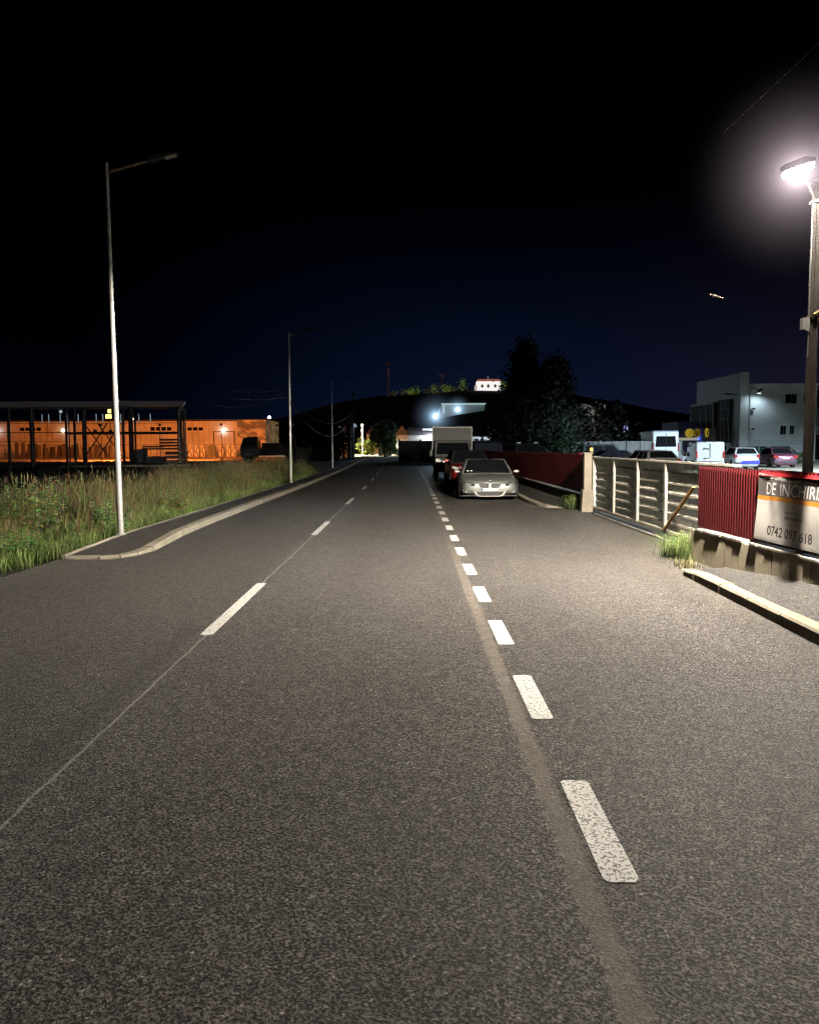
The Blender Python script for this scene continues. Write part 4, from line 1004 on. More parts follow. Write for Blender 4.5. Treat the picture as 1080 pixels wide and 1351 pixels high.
# ------------------------------------------------------------------ trees
def tree(name, label, x, y, h, rad, n, leaf, c0, c1, shape_, seed, group=None, cat='tree', zlow=.15, trunk=.14):
    r = np.random.default_rng(seed); t = thing(name, label, cat, (x, y, -.02), 0, group)
    tm = MB(); tm.tube([(0, 0, 0), (.05, 0, h * .35), (0, .05, h * .9)], [trunk, trunk * .7, .02], 8)
    V, F, C = [], [], []
    ncl = max(14, n // 70); cl = []
    for i in range(ncl):
        f = r.uniform(zlow, 1.0); R_ = rad * shape_(f) * r.uniform(.55, 1.05); a = r.uniform(0, 6.283)
        p = np.array([R_ * math.cos(a), R_ * math.sin(a), h * f]); cl.append((p, r.uniform(.16, .34) * rad, r.uniform(.45, 1.4)))
        if i % 3 == 0: tm.tube([(0, 0, max(.3, h * f * .75)), tuple(p * np.array([.5, .5, 1]) - np.array([0, 0, h * .06])), tuple(p)], [.05, .03, .01], 5)
    for i in range(n):
        p, s, b = cl[r.integers(ncl)]; q = p + r.normal(0, s, 3) * np.array([1, 1, 1.15]) * (1.25 - .75 * p[2] / h)
        if q[2] < .1: continue
        d = r.normal(0, 1, 3); d /= np.linalg.norm(d); e = np.cross(d, r.normal(0, 1, 3)); e /= np.linalg.norm(e) + 1e-6
        l = leaf * r.uniform(.6, 1.4); o = len(V)
        V += [q - d * l, q + e * l * .5, q + d * l, q - e * l * .5]; F.append((o, o + 1, o + 2, o + 3))
        f = min(1, max(0, q[2] / h)); k = b * r.uniform(.7, 1.3)
        C += [tuple((c0[j] + (c1[j] - c0[j]) * f) * k for j in range(3))] * 4
    me = bpy.data.meshes.new('crown'); me.from_pydata([tuple(v) for v in V], [], F)
    ca = me.color_attributes.new('tint', 'FLOAT_COLOR', 'POINT'); ca.data.foreach_set('color', np.array([(*c, 1) for c in C], dtype=np.float32).ravel())
    me.materials.append(M['blade']); o = bpy.data.objects.new('crown', me); col.objects.link(o); o.parent = t
    tm.build('trunk', mat('bark', (.06, .05, .04), .9, var=.4), t, smooth=True); return t
cone = lambda f: (1.04 - f) ** 1.05 if f > .12 else .5
ball = lambda f: math.sqrt(max(.02, 1 - ((f - .6) / .45) ** 2))
colm = lambda f: .9 * math.sqrt(max(.03, 1 - ((f - .5) / .54) ** 2))
DKG = ((.0035, .0055, .0045), (.0035, .005, .005))
gt2 = 'dark trees behind the far red fence'
tree('conifer_tree', 'tallest dark conifer in the clump above the far red fence', 8.0, 57, 8.3, 2.5, 6500, .16, *DKG, cone, 41, gt2)
tree('conifer_tree', 'dark conifer at the right end of the clump over the red fence', 10.3, 58, 7.4, 2.6, 6500, .16, *DKG, cone, 42, gt2)
tree('broadleaf_tree', 'low dark tree left of the tall conifers beside the lit cabin', 6.9, 55, 4.6, 1.5, 3600, .14, *DKG, ball, 43, gt2)
tree('conifer_tree', 'dark conifer in the middle of the clump with green lower branches', 9.0, 53, 6.4, 2.0, 5200, .14, (.009, .020, .010), (.004, .006, .005), cone, 44, gt2)
tree('cypress_tree', 'small columnar cypress standing at the pale sheet fence', 9.3, 50.5, 1.95, .55, 1800, .07, (.02, .045, .026), (.016, .036, .022), colm, 45, None, zlow=.05)
tree('broadleaf_tree', 'sparse dark tree silhouetted before the pale shed gable', 15.9, 66, 4.9, 2.3, 1500, .20, (.006, .008, .006), (.006, .007, .006), ball, 46, gt2)
tree('broadleaf_tree', 'round dark tree at the end of the road in the village', -3.9, 128, 5.2, 2.0, 3800, .17, (.06, .10, .03), (.025, .035, .022), ball, 47, None, zlow=.12)
for i, (u, yy, h, rr_, lab) in enumerate([(405, 92, 3.8, 2.2, 'leftmost dark bush mass behind the disused lorry'), (425, 96, 4.4, 2.4, 'dark bush mass left of the carport'), (440, 98, 3.6, 1.8, 'dark bush directly beside the carport posts')]):
    x_, y_, z_ = at(u, 600, yy); tree('dark_bush', lab, x_, y_, h, rr_, 2600, .2, (.008, .012, .008), (.006, .008, .006), ball, 50 + i, 'dark bushes on the left of the road', 'bush', zlow=.03)

# ------------------------------------------------------------------ steel rack with roof, left
SY = 72.; k = SY / 1080
def SX(u): return (u - 540) * k
def SZ(v): return CAM_H + (588.5 - v) * k
rk = thing('steel_rack', 'open steel storage rack with flat roof standing before the lit warehouse', 'storage rack', (SX(240), SY, 0))
O = Vector(rk.location)
def rl(mb): mb.v = [(a - O.x, b - O.y, c - O.z) for a, b, c in mb.v]; return mb
x0, x1 = SX(-70), SX(244)
m = MB(); m.add([(x0, SY, SZ(535.5)), (x1 - .1, SY, SZ(535.5)), (x1 + .25, SY, SZ(528)), (x0, SY, SZ(528)), (x0, SY + 6.5, SZ(535.5) + .1), ((x1 - .1) * (SY + 6.5) / SY, SY + 6.5, SZ(535.5) + .1), ((x1 + .25) * (SY + 6.5) / SY, SY + 6.5, SZ(528) + .1), (x0, SY + 6.5, SZ(528) + .1)],
    [(0, 1, 2, 3), (4, 7, 6, 5), (3, 2, 6, 7), (0, 4, 5, 1), (1, 5, 6, 2), (0, 3, 7, 4)])
rl(m).build('roof', mat('rack_roof', (.55, .55, .6), .6, var=.2), rk)
for u, w_ in ((-48, .16), (12, .2), (41.5, .2), (88, .16), (92, .08), (99, .18), (110.5, .16), (163, .18), (172, .2), (179, .13), (236, .18), (243, .12)):
    m = MB(); m.box(SX(u) - w_ / 2, SX(u) + w_ / 2, SY + .3, SY + .3 + w_, 0, SZ(536)); rl(m).build('column', M['darksteel'], rk)
for u in (-20, 42, 110.5, 172, 236):
    m = MB(); m.box(SX(u) * 1.085 + .3, SX(u) * 1.085 + .46, SY + 6, SY + 6.16, 0, SZ(536)); rl(m).build('column', M['darksteel'], rk)
m = MB(); m.box(SX(88), SX(240), SY + .15, SY + .28, SZ(571.5), SZ(568)); rl(m).build('beam', M['darksteel'], rk)
m = MB(); m.box(x0, SX(88), SY + .2, SY + .26, SZ(569), SZ(568)); m.box(x0, SX(240), SY + .2, SY + .25, SZ(557), SZ(556.3)); m.box(x0, SX(88), SY + .2, SY + .25, SZ(596.5), SZ(596)); m.box(x0, SX(90), SY + .2, SY + .25, SZ(580.5), SZ(580)); rl(m).build('rail', M['darksteel'], rk)
m = MB()
for a, b in (((112, 557), (142, 600)), ((142, 557), (112, 600)), ((130, 557), (160, 600)), ((160, 557), (130, 600))):
    m.bar((SX(a[0]), SY + .4, SZ(a[1])), (SX(b[0]), SY + .4, SZ(b[1])), .09)
for u, v in ((126, 567), (146, 568)): m.box(SX(u) - .16, SX(u) + .16, SY + .36, SY + .42, SZ(v) - .16, SZ(v) + .16)
rl(m).build('cross_brace', M['darksteel'], rk)
m = MB(); m.box(SX(237.5), SX(239.5), SY - .05, SY + .05, SZ(609), SZ(539)); m.box(SX(246), SX(247.5), SY - .05, SY + .05, SZ(609), SZ(541)); m.bar((SX(238), SY, SZ(539)), (SX(247), SY, SZ(541)), .1)
rl(m).build('end_frame', mat('pale_steel', (.42, .43, .45), .5, .3), rk)
mhg = emis('hanger_glow', (.6, .75, .85), .22)  # lamplight on the hangers put in as emission
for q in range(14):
    u = 2 + 12.8 * q + (q % 2) * 3.5; m = MB(); m.box(SX(u), SX(u) + .07, SY + 6.05, SY + 6.12, SZ(554), SZ(541)); rl(m).build('glowing_hanger', mhg, rk)
struct_pl = MB(); struct_pl.box(SX(165), SX(246), SY - .6, SY + 1.6, -.02, SZ(611.5)); struct_pl.box(SX(82), SX(150), SY - .9, SY + 1.6, -.02, SZ(613.2))
rl(struct_pl).build('plinth', mat('plinth_concrete', (.30, .30, .28), .9, v='world'), rk)
# goods stored in the right-hand bay, each stack a thing
gst = 'goods stored in the steel rack'
stk = mat('dark_goods', (.045, .055, .065), .6, var=.5, scale=3); stk2 = mat('blue_goods', (.07, .10, .13), .5, var=.4); stk3 = mat('grey_goods', (.12, .12, .12), .6, var=.4)
def goods(name, label, u0, u1, v0, v1, m_, n=5, horiz=True):
    t = thing(name, label, 'goods', (SX((u0 + u1) / 2), SY + 1.6, SZ(v1)), 0, gst); w2 = (SX(u1) - SX(u0)) / 2; h = SZ(v0) - SZ(v1)
    for i in range(n):
        q = MB(); j = random.uniform(-.06, .06)
        if horiz: q.box(-w2 + abs(j), w2 + j, -.6 + j, .6, h * i / n + .015, h * (i + 1) / n - h * .08)
        else: q.box(-w2 + 2 * w2 * i / n + .015, -w2 + 2 * w2 * (i + 1) / n - .02, -.6, .6 + j, 0, h * random.uniform(.8, 1))
        q.build('panel', m_, t, bevel=.02)
    return t
goods('panel_stack', 'upper stack of flat dark panels at the right end of the rack', 207, 239, 576, 592, stk, 4)
goods('panel_stack', 'lower stack of dark crated panels at the right end of the rack', 214, 240, 593, 610, stk3, 3)
goods('panel_stack', 'low stack of long flat sheets in the rack middle', 184, 210, 586, 592, stk, 2)
goods('crate', 'blue-grey wrapped crate at the left of the storage bay', 172, 186, 588, 609, stk2, 2, False)
goods('crate', 'dark crate low in the storage bay between the wrapped crate and panel stacks', 188, 212, 599, 610, stk, 3, False)

# ------------------------------------------------------------------ warehouse lit orange by sodium lamps
WY = 142.; kw = WY / 1080
def WX(u): return (u - 540) * kw
def WZ(v): return CAM_H + (588.5 - v) * kw
wh = thing('warehouse', 'long low pale warehouse lit orange by yard lamps on the far left', 'warehouse', (WX(352), WY, 0)); O = Vector(wh.location)
ww = G('warehouse_cladding'); x, y, z = ww.xyz(ww.pos); rib = (x * 1.1).fract().ramp(.0, .12, .6, 1); n = ww.noise(.5, 5, .6, ww.pos); pan = (x * .08).fract().ramp(.0, .03, .75, 1)
sc = ww.nt.nodes.new('ShaderNodeVectorMath'); sc.operation = 'SCALE'; ww.link(ww.mix(n.ramp(.3, .7), (.34, .32, .28), (.46, .44, .40)), sc.inputs[0]); ww.link(rib * pan, sc.inputs['Scale'])
ww.set(color=sc.outputs[0], rough=.7)
m = MB(); m.box(WX(-160), WX(315), WY, WY + 14, -.02, WZ(554.5)); rl(m).build('wall', ww.m, wh)
m = MB(); m.box(WX(315.3), WX(352), WY - .35, WY + 14, -.02, WZ(553.2))
mu = G('mural_wall'); x, y, z = mu.xyz(mu.pos); n = mu.noise(.42, 3, .55, mu.scaled(1, 1, 1.8, mu.pos)); n2 = mu.noise(1.6, 4, .6, mu.pos)
band = (n * .8 + n2 * .2).ramp(.44, .56, 0, 1); mu.set(color=mu.mix(band, (.12, .12, .12), mu.mix(n2, (.36, .33, .28), (.50, .46, .40))), rough=.8)
rl(m).build('mural_wall', mu.m, wh)
m = MB(); m.box(WX(-160), WX(352) + .2, WY - .5, WY + 14.1, WZ(553.6) + .02, WZ(552.6) + .02); rl(m).build('roof_edge', M['darksteel'], wh)
def windows(u0, n, v0, v1, wu=7.2):
    for i in range(n):
        a, b = u0 + i * wu, u0 + i * wu + wu * .82
        q = MB(); q.box(WX(a) - .1, WX(b) + .1, WY - .05, WY - .01, WZ(v1) - .1, WZ(v0) + .1); f = rl(q).build('window', mat('win_frame', (.5, .48, .44), .6), wh)
        q = MB(); q.box(WX(a), WX(b), WY - .08, WY - .055, WZ(v1), WZ(v0)); rl(q).build('pane', M['glass'], f)
windows(30, 4, 562, 566.5); windows(201, 4, 562, 567); windows(249.5, 3, 562.5, 567); windows(-40, 4, 562, 566.5)
q = MB(); q.box(WX(283), WX(284.2), WY - .1, WY - .02, 0, WZ(568)); q.box(WX(310), WX(311.3), WY - .1, WY - .02, 0, WZ(568)); q.box(WX(283), WX(311.3), WY - .1, WY - .02, WZ(569), WZ(568)); rl(q).build('door_frame', M['darksteel'], wh)
q = MB(); q.box(WX(284.4), WX(309.8), WY - .06, WY - .01, 0, WZ(569.2)); rl(q).build('door', ww.m, wh)
q = MB(); q.box(WX(66), WX(67), WY - .09, WY - .01, WZ(575), WZ(557)); q.box(WX(72), WX(73), WY - .09, WY - .01, WZ(578), WZ(569)); q.box(WX(73), WX(84), WY - .09, WY - .01, WZ(578.6), WZ(578)); rl(q).build('drain_pipe', mat('pipe_orange', (.22, .14, .08), .7), wh)
for u in (109, 193, 274): q = MB(); q.box(WX(u), WX(u) + .16, WY - .15, WY - .01, 0, WZ(556)); rl(q).build('drain_pipe', mat('pale_pipe', (.45, .43, .4), .6), wh)
# stone slabs and wrapped pallets set out in the yard
gsl = 'upright stone slabs in the orange-lit yard'; slab = mat('stone_slab', (.055, .045, .04), .5, var=.5); wrap = mat('pallet_wrap', (.42, .40, .36), .4, var=.3)
YY = 128.; ky = YY / 1080
base = MB(); base.add([(-.45, -.12, 0), (.45, -.12, 0), (.42, .05, 2.0), (-.42, .05, 2.0), (-.45, 0, 0), (.45, 0, 0), (.42, .14, 2.0), (-.42, .14, 2.0)], [(0, 1, 2, 3), (4, 7, 6, 5), (0, 4, 5, 1), (1, 5, 6, 2), (2, 6, 7, 3), (3, 7, 4, 0)])
s0 = base.build('stone_slab', slab, None, bevel=.02); first = True
us = [27.5, 33, 36.5, 43, 47.5, 52, 57, 61.5, 66, 70, 75, 79, 83, 88, 93, 98, 103, 107, 115, 121, 127, 134, 140, 146, 150]
for i, u in enumerate(us):
    o = s0 if i == 0 else s0.copy()
    if i: col.objects.link(o)
    o.location = ((u - 540) * ky, YY + random.uniform(-1, 1), -.01); hs = random.choice((.8, .9, 1, 1.15)); 
    if u < 38: hs = 1.25
    o.scale = (random.uniform(.45, .8), 1, hs); o.rotation_euler = (0, R(random.uniform(-4, 4)), R(random.uniform(-15, 15)))
    tag(o, 'dark upright stone slab in the row along the orange-lit warehouse yard', 'stone slab', gsl)
gpw = 'wrapped pallets beside the warehouse door'
for i, (u, d, lab) in enumerate([(250, 1, 'leftmost pale wrapped pallet with dark strap right of the rack'), (258, 1, 'middle pale wrapped pallet with dark strap right of the rack'), (266, 1, 'rightmost pale wrapped pallet with dark strap before the door'),
        (278, 0, 'greenish stack of boards left of the warehouse door'), (291, 1, 'wrapped pallet standing in the left of the warehouse door'), (300, 1, 'wrapped pallet in the middle of the warehouse door'), (307, 1, 'wrapped pallet at the right of the warehouse door'), (322, 0, 'stack of boards under the left of the mural'), (334, 0, 'orange goods stacked under the right of the mural')]):
    t = thing('wrapped_pallet' if d else 'board_stack', lab, 'pallet' if d else 'boards', ((u - 540) * ky, YY + 1.5, 0), 0, gpw if d else None)
    w_ = .36 if d else .6; h = 1.95 if d else 2.1
    q = MB(); q.box(-w_ - .03, w_ + .03, -.45, .45, 0, .14); q.build('pallet', mat('pallet_wood', (.2, .14, .08), .9), t)
    if d:
        q = MB(); q.add([(-w_, -.4, .15), (w_, -.4, .15), (w_, .4, .15), (-w_, .4, .15), (-w_ * .85, -.36, h), (w_ * .85, -.36, h), (w_ * .85, .36, h), (-w_ * .85, .36, h)], [(0, 3, 2, 1), (4, 5, 6, 7), (0, 1, 5, 4), (1, 2, 6, 5), (2, 3, 7, 6), (3, 0, 4, 7)]); q.build('load', wrap, t, bevel=.08)
        q = MB(); pts = [(w_ * (.55 - 1.1 * (1 - abs(math.cos(a)) ** .6)), .25 + (h - .3) * (a / math.pi)) for a in [math.pi * i_ / 10 for i_ in range(11)]]
        q.tube([(p[0], -.44, p[1]) for p in pts], .075, 6); q.build('strap', M['black'], t)
    else:
        for j in range(4): q = MB(); q.box(-w_ + j * w_ * .5, -w_ + j * w_ * .5 + w_ * .42, -.3, .3, .15, h * random.uniform(.75, 1)); q.build('board', mat('board_green', (.12, .13, .09), .8) if u < 300 else mat('board_tan', (.3, .2, .1), .8), t)
fn = thing('mesh_fence', 'thin wire mesh fence in front of the orange-lit slabs', 'fence', ((0 - 540) * 110 / 1080., 110, 0))
for i in range(44): q = MB(); q.box(i * .85 - .02, i * .85 + .02, -.02, .02, 0, 2.0); q.build('post', M['darksteel'], fn)
q = MB(); q.box(-3, 37, -.02, .02, 1.96, 2.02); q.box(-3, 37, -.02, .02, .25, .29); q.build('rail', M['darksteel'], fn)

# sodium wall lamps on the warehouse, and floodlights fixed to the back of the rack
def wall_lamp(label, x, y, z, c, s, group=None, size=.16):
    t = thing('wall_lamp', label, 'lamp', (x, y, z), 0, group)
    q = MB(); q.box(-.14, .14, .02, .35, .1, .16); q.box(-.04, .04, .3, .42, -.1, .16); q.build('bracket', M['darksteel'], t)
    q = MB(); q.lathe([(0, -size), (size * .7, -size * .7), (size, 0), (size * .7, size * .7), (0, size)], 2, n=14); q.build('bulb', emis('lamp_bulb', c, s), t, smooth=True); return t
gwl = 'small lit lamps on the warehouse side'
for u, v, yy, c, s, lab in ((86, 566, WY - .5, (1, .85, .6), 9, 'bright wall lamp on the orange warehouse behind the rack columns'), (.5, 566, WY - .5, (.8, .9, 1), 8, 'bluish wall lamp on the warehouse at the left picture edge'),
        (296, 567, WY - .5, (1, .93, .8), 14, 'bright wall lamp above the warehouse door'), (177, 551.5, WY - .5, (1, .9, .75), 5, 'small lamp on the warehouse roof edge behind the rack'), (84, 541.5, 79., (.7, .75, .8), .5, 'dim lamp under the rack roof')):
    wall_lamp(lab, *at(u, v, yy), c, s, gwl, .36 if v == 567 else (.3 if yy > 100 else .16))
gf = 'yard floodlights on the back of the steel rack'
for i, u in enumerate((-10, 95, 205, 330)):
    t = thing('yard_floodlight', 'orange yard floodlight on the back of the rack, ' + ('leftmost', 'second from left', 'third from left', 'rightmost on a mast')[i], 'floodlight', (SX(u), SY + 26, 0), 0, gf)
    q = MB(); q.tube([(0, 0, 0), (0, 0, 4.2)], .04, 6); q.build('pole', M['darksteel'], t)
    q = MB(); q.box(-.15, .15, -.08, .02, 4.2, 4.45); q.build('housing', M['darksteel'], t)
    q = MB(); q.box(-.13, .13, .022, .03, 4.22, 4.43); q.build('diffuser', emis('sodium_glow', (1, .4, .08), 6), t)
    lamp('flood_light', 'SPOT', (0, .12, 4.3), 30000, (1.0, .24, .042), t, .15, aim((0, 0, 4.3), (-13 - (i == 3) * 5, 30, -1.5)), spot_size=R(112 - (i == 3) * 36), spot_blend=.4)
# yellow sign windows high up behind the rack
t = thing('lit_window_box', 'two small yellow lit panels behind the rack beside the nearest lamp post', 'lit sign', at(148, 546, 139))
for a, b, c, d in ((-.3, .25, .3, 1.2), (-.7, .3, -.6, .1)):
    q = MB(); q.box(a, b, -.05, .05, c, d); q.build('panel', emis('yellow_panel', (1, .85, .25), 1.6), t)
q = MB(); q.box(-.06, .06, .06, .14, -6.9, 1.2); q.build('pole', M['darksteel'], t)
# white lamp on a mast right of the mural
t = thing('mast_lamp', 'white lamp on a mast just right of the mural', 'lamp', at(357, 588.5, 118)); t.location.z = 0
q = MB(); q.tube([(0, 0, 0), (0, 0, 5.6)], .06, 8); q.build('mast', M['darksteel'], t)
q = MB(); q.lathe([(0, 5.65), (.22, 5.75), (.26, 5.9), (0, 6.1)], 2, n=14); q.build('bulb', emis('mast_bulb', (1, .95, .85), 14), t)

# ------------------------------------------------------------------ utility poles, carport, village, cables
gup = 'dark utility poles on the left'
def upole(label, u, vt, y, lean=0):
    x_, _, zt = at(u, vt, y); t = thing('utility_pole', label, 'utility pole', (x_, y, 0), 0, gup); t.rotation_euler = (0, lean, 0)
    q = MB(); q.tube([(0, 0, 0), (0, 0, zt)], [.13, .085], 10); q.build('pole', mat('old_pole', (.16, .15, .14), .9), t, smooth=True)
    q = MB(); q.box(-.45, .45, -.05, .05, zt - .5, zt - .42); q.build('cross_arm', M['darksteel'], t)
    return Vector((x_, y, zt - .4))
P1 = upole('dark utility pole hidden behind the second street lamp, carrying sagging cables', 384.5, 509, 62)
P2 = upole('grey utility pole at the carport beside the village lights', 467, 516, 104)
t = thing('pole_stay', 'slanting dark timber stay leaning behind the second street lamp', 'pole stay', (at(395, 612, 58)[0], 58, 0))
q = MB(); q.tube([(.0, 0, 0), (-.42, .5, 2.6)], .05, 8); q.build('timber', M['darksteel'], t)
def cable(label, a, b, sag, r=.028, n=16):
    a, b = Vector(a), Vector(b); q = MB()
    q.tube([a.lerp(b, i / n) - Vector((0, 0, sag * 4 * (i / n) * (1 - i / n))) for i in range(n + 1)], r, 5)
    return tag(q.build('overhead_cable', M['cable'], None, smooth=True), label, 'cable', 'sagging overhead cables on the left')
cable('upper sagging cable running left from behind the second street lamp', P1 + Vector((0, 0, .2)), at(285, 510, 66), .35)
cable('middle sagging cable running left from behind the second street lamp', P1 + Vector((0, 0, -.4)), at(296, 523, 64), .25)
cable('lowest sagging cable running left from behind the second street lamp', P1 + Vector((0, 0, .1)), at(278, 532, 68), .7)
cable('upper sagging cable between the second street lamp and the carport pole', P1 + Vector((0, 0, -.5)), at(466, 543, 103.9), 1.7)
cable('lower sagging cable between the second street lamp and the carport pole', P1 + Vector((0, 0, -.8)), at(466, 548, 103.9), 2.6)
cp2 = thing('carport', 'dark carport roof on posts at the left end of the road', 'carport', (at(450, 600, 100)[0], 100, 0)); O = Vector(cp2.location)
kc = 100 / 1080.
def CX(u): return (u - 540) * kc
def CZ(v): return CAM_H + (588.5 - v) * kc
q = MB(); q.prism([(CX(424), CZ(545)), (CX(424), CZ(549)), (CX(468), CZ(563)), (CX(468), CZ(558.5)), (CX(448), CZ(548))], 1, 99, 105); rl(q).build('roof', M['darksteel'], cp2)
for u, w_ in ((461.5, .22), (466, .12), (454, .1)):
    q = MB(); q.box(CX(u) - w_, CX(u) + w_, 99.3, 99.7, 0, CZ(558)); rl(q).build('post', M['darksteel'], cp2)
q = MB(); q.box(CX(453), CX(467), 99.4, 99.6, CZ(579.5), CZ(578)); rl(q).build('rail', M['darksteel'], cp2)
q = MB(); q.box(CX(404), CX(446), 101, 104.8, 0, CZ(561)); rl(q).build('back_wall', M['darksteel'], cp2)

vl = thing('village_lamp', 'lit street lamp over the pale street at the end of the road', 'street lamp', (at(478.5, 588, 152)[0], 152, 0))
q = MB(); q.tube([(0, 0, 0), (0, 0, 5.4), (.0, -.5, 5.6)], [.08, .05, .04], 8); q.build('pole', mat('lit_pole', (.5, .48, .4), .8), vl)
q = MB(); q.lathe([(0, 5.25), (.22, 5.4), (.22, 5.62), (0, 5.75)], 2, (0, -.6, 0), 12); q.build('lamp_head', emis('village_bulb', (1, .86, .55), 14), vl)
lamp('lamp_light', 'SPOT', (0, -.9, 5.2), 32000, (1, .87, .60), vl, .2, (0, 0, 0), spot_size=R(158), spot_blend=.25)
def house(name, label, u0, u1, v_eave, v_ridge, y, wallc, roofc, depth=7, gable=False, wins=(), group=None, cat='house'):
    kk = y / 1080.; xa, xb = (u0 - 540) * kk, (u1 - 540) * kk; ze = CAM_H + (588.5 - v_eave) * kk; zr = CAM_H + (588.5 - v_ridge) * kk
    t = thing(name, label, cat, ((xa + xb) / 2, y, 0), 0, group); w2 = (xb - xa) / 2
    q = MB(); q.box(-w2, w2, 0, depth, -.02, ze); wl = q.build('wall', wallc, t)
    q = MB()
    if gable: q.prism([(-w2 - .3, ze), (0, zr), (w2 + .3, ze), (w2 + .1, ze - .12), (-w2 - .1, ze - .12)], 1, -.3, depth + .3)
    else: q.add([(-w2 - .3, -.3, ze), (w2 + .3, -.3, ze), (w2 + .3, depth + .3, ze), (-w2 - .3, depth + .3, ze), (-w2 + .4, depth / 2, zr), (w2 - .4, depth / 2, zr)], [(0, 1, 5, 4), (2, 3, 4, 5), (1, 2, 5), (3, 0, 4), (0, 3, 2, 1)])
    q.build('roof', roofc, t)
    for a, b, c, d in wins:
        q = MB(); q.box((a - 540) * kk - t.location.x, (b - 540) * kk - t.location.x, -.06, -.01, CAM_H + (588.5 - d) * kk, CAM_H + (588.5 - c) * kk); q.build('window', M['glass'], t)
    return t
cream_w = mat('cream_render', (.5, .46, .36), .85, var=.2); tile = mat('brown_tile', (.06, .032, .025), .85, var=.3); greyroof = mat('grey_roof', (.14, .13, .15), .7, var=.2); whit = mat('white_render', (.6, .6, .58), .8, var=.15)
house('village_house', 'pale lit house behind the carport posts', 446, 463, 574, 563, 122, cream_w, greyroof, 6, False, ((449, 452, 578, 584), (456, 459, 578, 584)))
house('village_house', 'house with reddish roof between village lamp and round tree', 484, 503, 572, 562, 170, cream_w, tile, 7, True, ((488, 491, 576, 582),))
house('village_house', 'brown gabled house at the right of the round tree', 523, 538, 573, 561.5, 158, whit, tile, 8, True)
for i, (u, yy, h, lab) in enumerate([(484, 146, 2.6, 'bright green garden shrub under the village lamp'), (490, 144, 2.3, 'second bright green shrub to the right under the village lamp'), (477, 160, 3.4, 'pale lit tree behind the village lamp')]):
    x_ = at(u, 0, yy)[0]; tree('garden_shrub', lab, x_, yy, h, .95, 900, .16, (.10, .15, .04), (.12, .17, .05), ball, 60 + i, 'garden shrubs by the village lamp', 'shrub', zlow=.08, trunk=.05)
t = thing('garden_wall', 'low pale garden wall with reddish pieces beyond the end of the road', 'wall', (at(520, 0, 138)[0], 138, 0))
for i, (a, b, c) in enumerate(((-2.6, -1.9, .9), (-1.4, -.4, 1.3), (.3, .9, 1.2), (1.3, 2.0, 1.5), (2.3, 3.1, 1.4))):
    q = MB(); q.box(a, b, -.1, .1, -.02, c); q.build('panel', mat('wall_panel', [(.4, .38, .33), (.25, .22, .2), (.42, .4, .36), (.35, .12, .07), (.3, .1, .06)][i], .85), t)
# long white-walled hall right of the village
lh = house('long_hall', 'long low hall with pale wall and grey roof lit from its eaves', 536, 592, 573.5, 563, 196, whit, greyroof, 12, False)
lh['category'] = 'hall'
lamp('eaves_lamp', 'AREA', (1.5, -1.6, 5.2), 900, (.82, .92, 1), lh, .6, aim((1.5, -1.6, 5.2), (0, .3, 1)))
q = MB(); q.box(-1.2, 4.6, -.8, -.6, 5.4, 5.75); q.build('eaves_light', emis('eaves_glow', (.85, .93, 1), 1.1), lh)
for xx in (2.4, 4.0): q = MB(); q.box(xx, xx + .25, -.5, -.3, 3.4, 5.2); q.build('vent_pipe', emis('vent_glow', (.5, .6, .75), .35), lh)  # pipes glow by emission, painted light rather than paint
# dark wall and hedge closing the road on the right of the far end
t = thing('dark_gate', 'dark high yard gate and wall across the end of the parking strip', 'gate', (at(551, 0, 92)[0], 92, 0))
q = MB(); q.box(-2.0, 2.6, -.08, .08, 0, 2.25); q.build('panel', mat('black_gate', (.02, .022, .026), .7), t)
for xx in (-2.05, .3, 2.65): q = MB(); q.box(xx - .1, xx + .1, -.12, .12, 0, 2.4); q.build('post', M['darksteel'], t)

# industrial hall with two floodlights
ih = thing('floodlit_hall', 'dark industrial hall with a white lit roof edge and floodlights below the hill', 'hall', (at(612, 0, 140)[0], 140, 0)); O = Vector(ih.location); ki = 140 / 1080.
def IX(u): return (u - 540) * ki
def IZ(v): return CAM_H + (588.5 - v) * ki
darkw = mat('hall_dark', (.035, .038, .045), .8); litw = mat('hall_white', (.55, .6, .62), .7)
q = MB(); q.prism([(IX(579), 0), (IX(579), IZ(553)), (IX(600), IZ(548.5)), (IX(655), IZ(540)), (IX(700), IZ(545)), (IX(700), 0)], 1, 140, 152); rl(q).build('front_building', darkw, ih)
q = MB(); q.box(IX(583) * 1.09, IX(640) * 1.09, 154, 168, 0, IZ(535) * 1.09); rl(q).build('wall', litw, ih)
q = MB(); q.box(IX(582.5) * 1.09, IX(641) * 1.09, 152.8, 153.9, IZ(535.6) * 1.09, IZ(533.6) * 1.09); rl(q).build('roof_edge', emis('fascia_glow', (.62, .85, .85), .45), ih)  # floodlight on the roof edge put in as emission
q = MB(); q.box(IX(584) * 1.09, IX(587) * 1.09, 152.6, 153.6, IZ(547) * 1.09, IZ(536) * 1.09); rl(q).build('corner_post', emis('post_glow', (.62, .85, .9), .4), ih)  # light on the post likewise its own emission
q = MB(); q.prism([(IX(576), IZ(547)), (IX(580.5), IZ(547)), (IX(580.5), IZ(537))], 1, 139.6, 139.8); rl(q).build('gable_piece', litw, ih)
gfl = 'white floodlights on the dark hall'
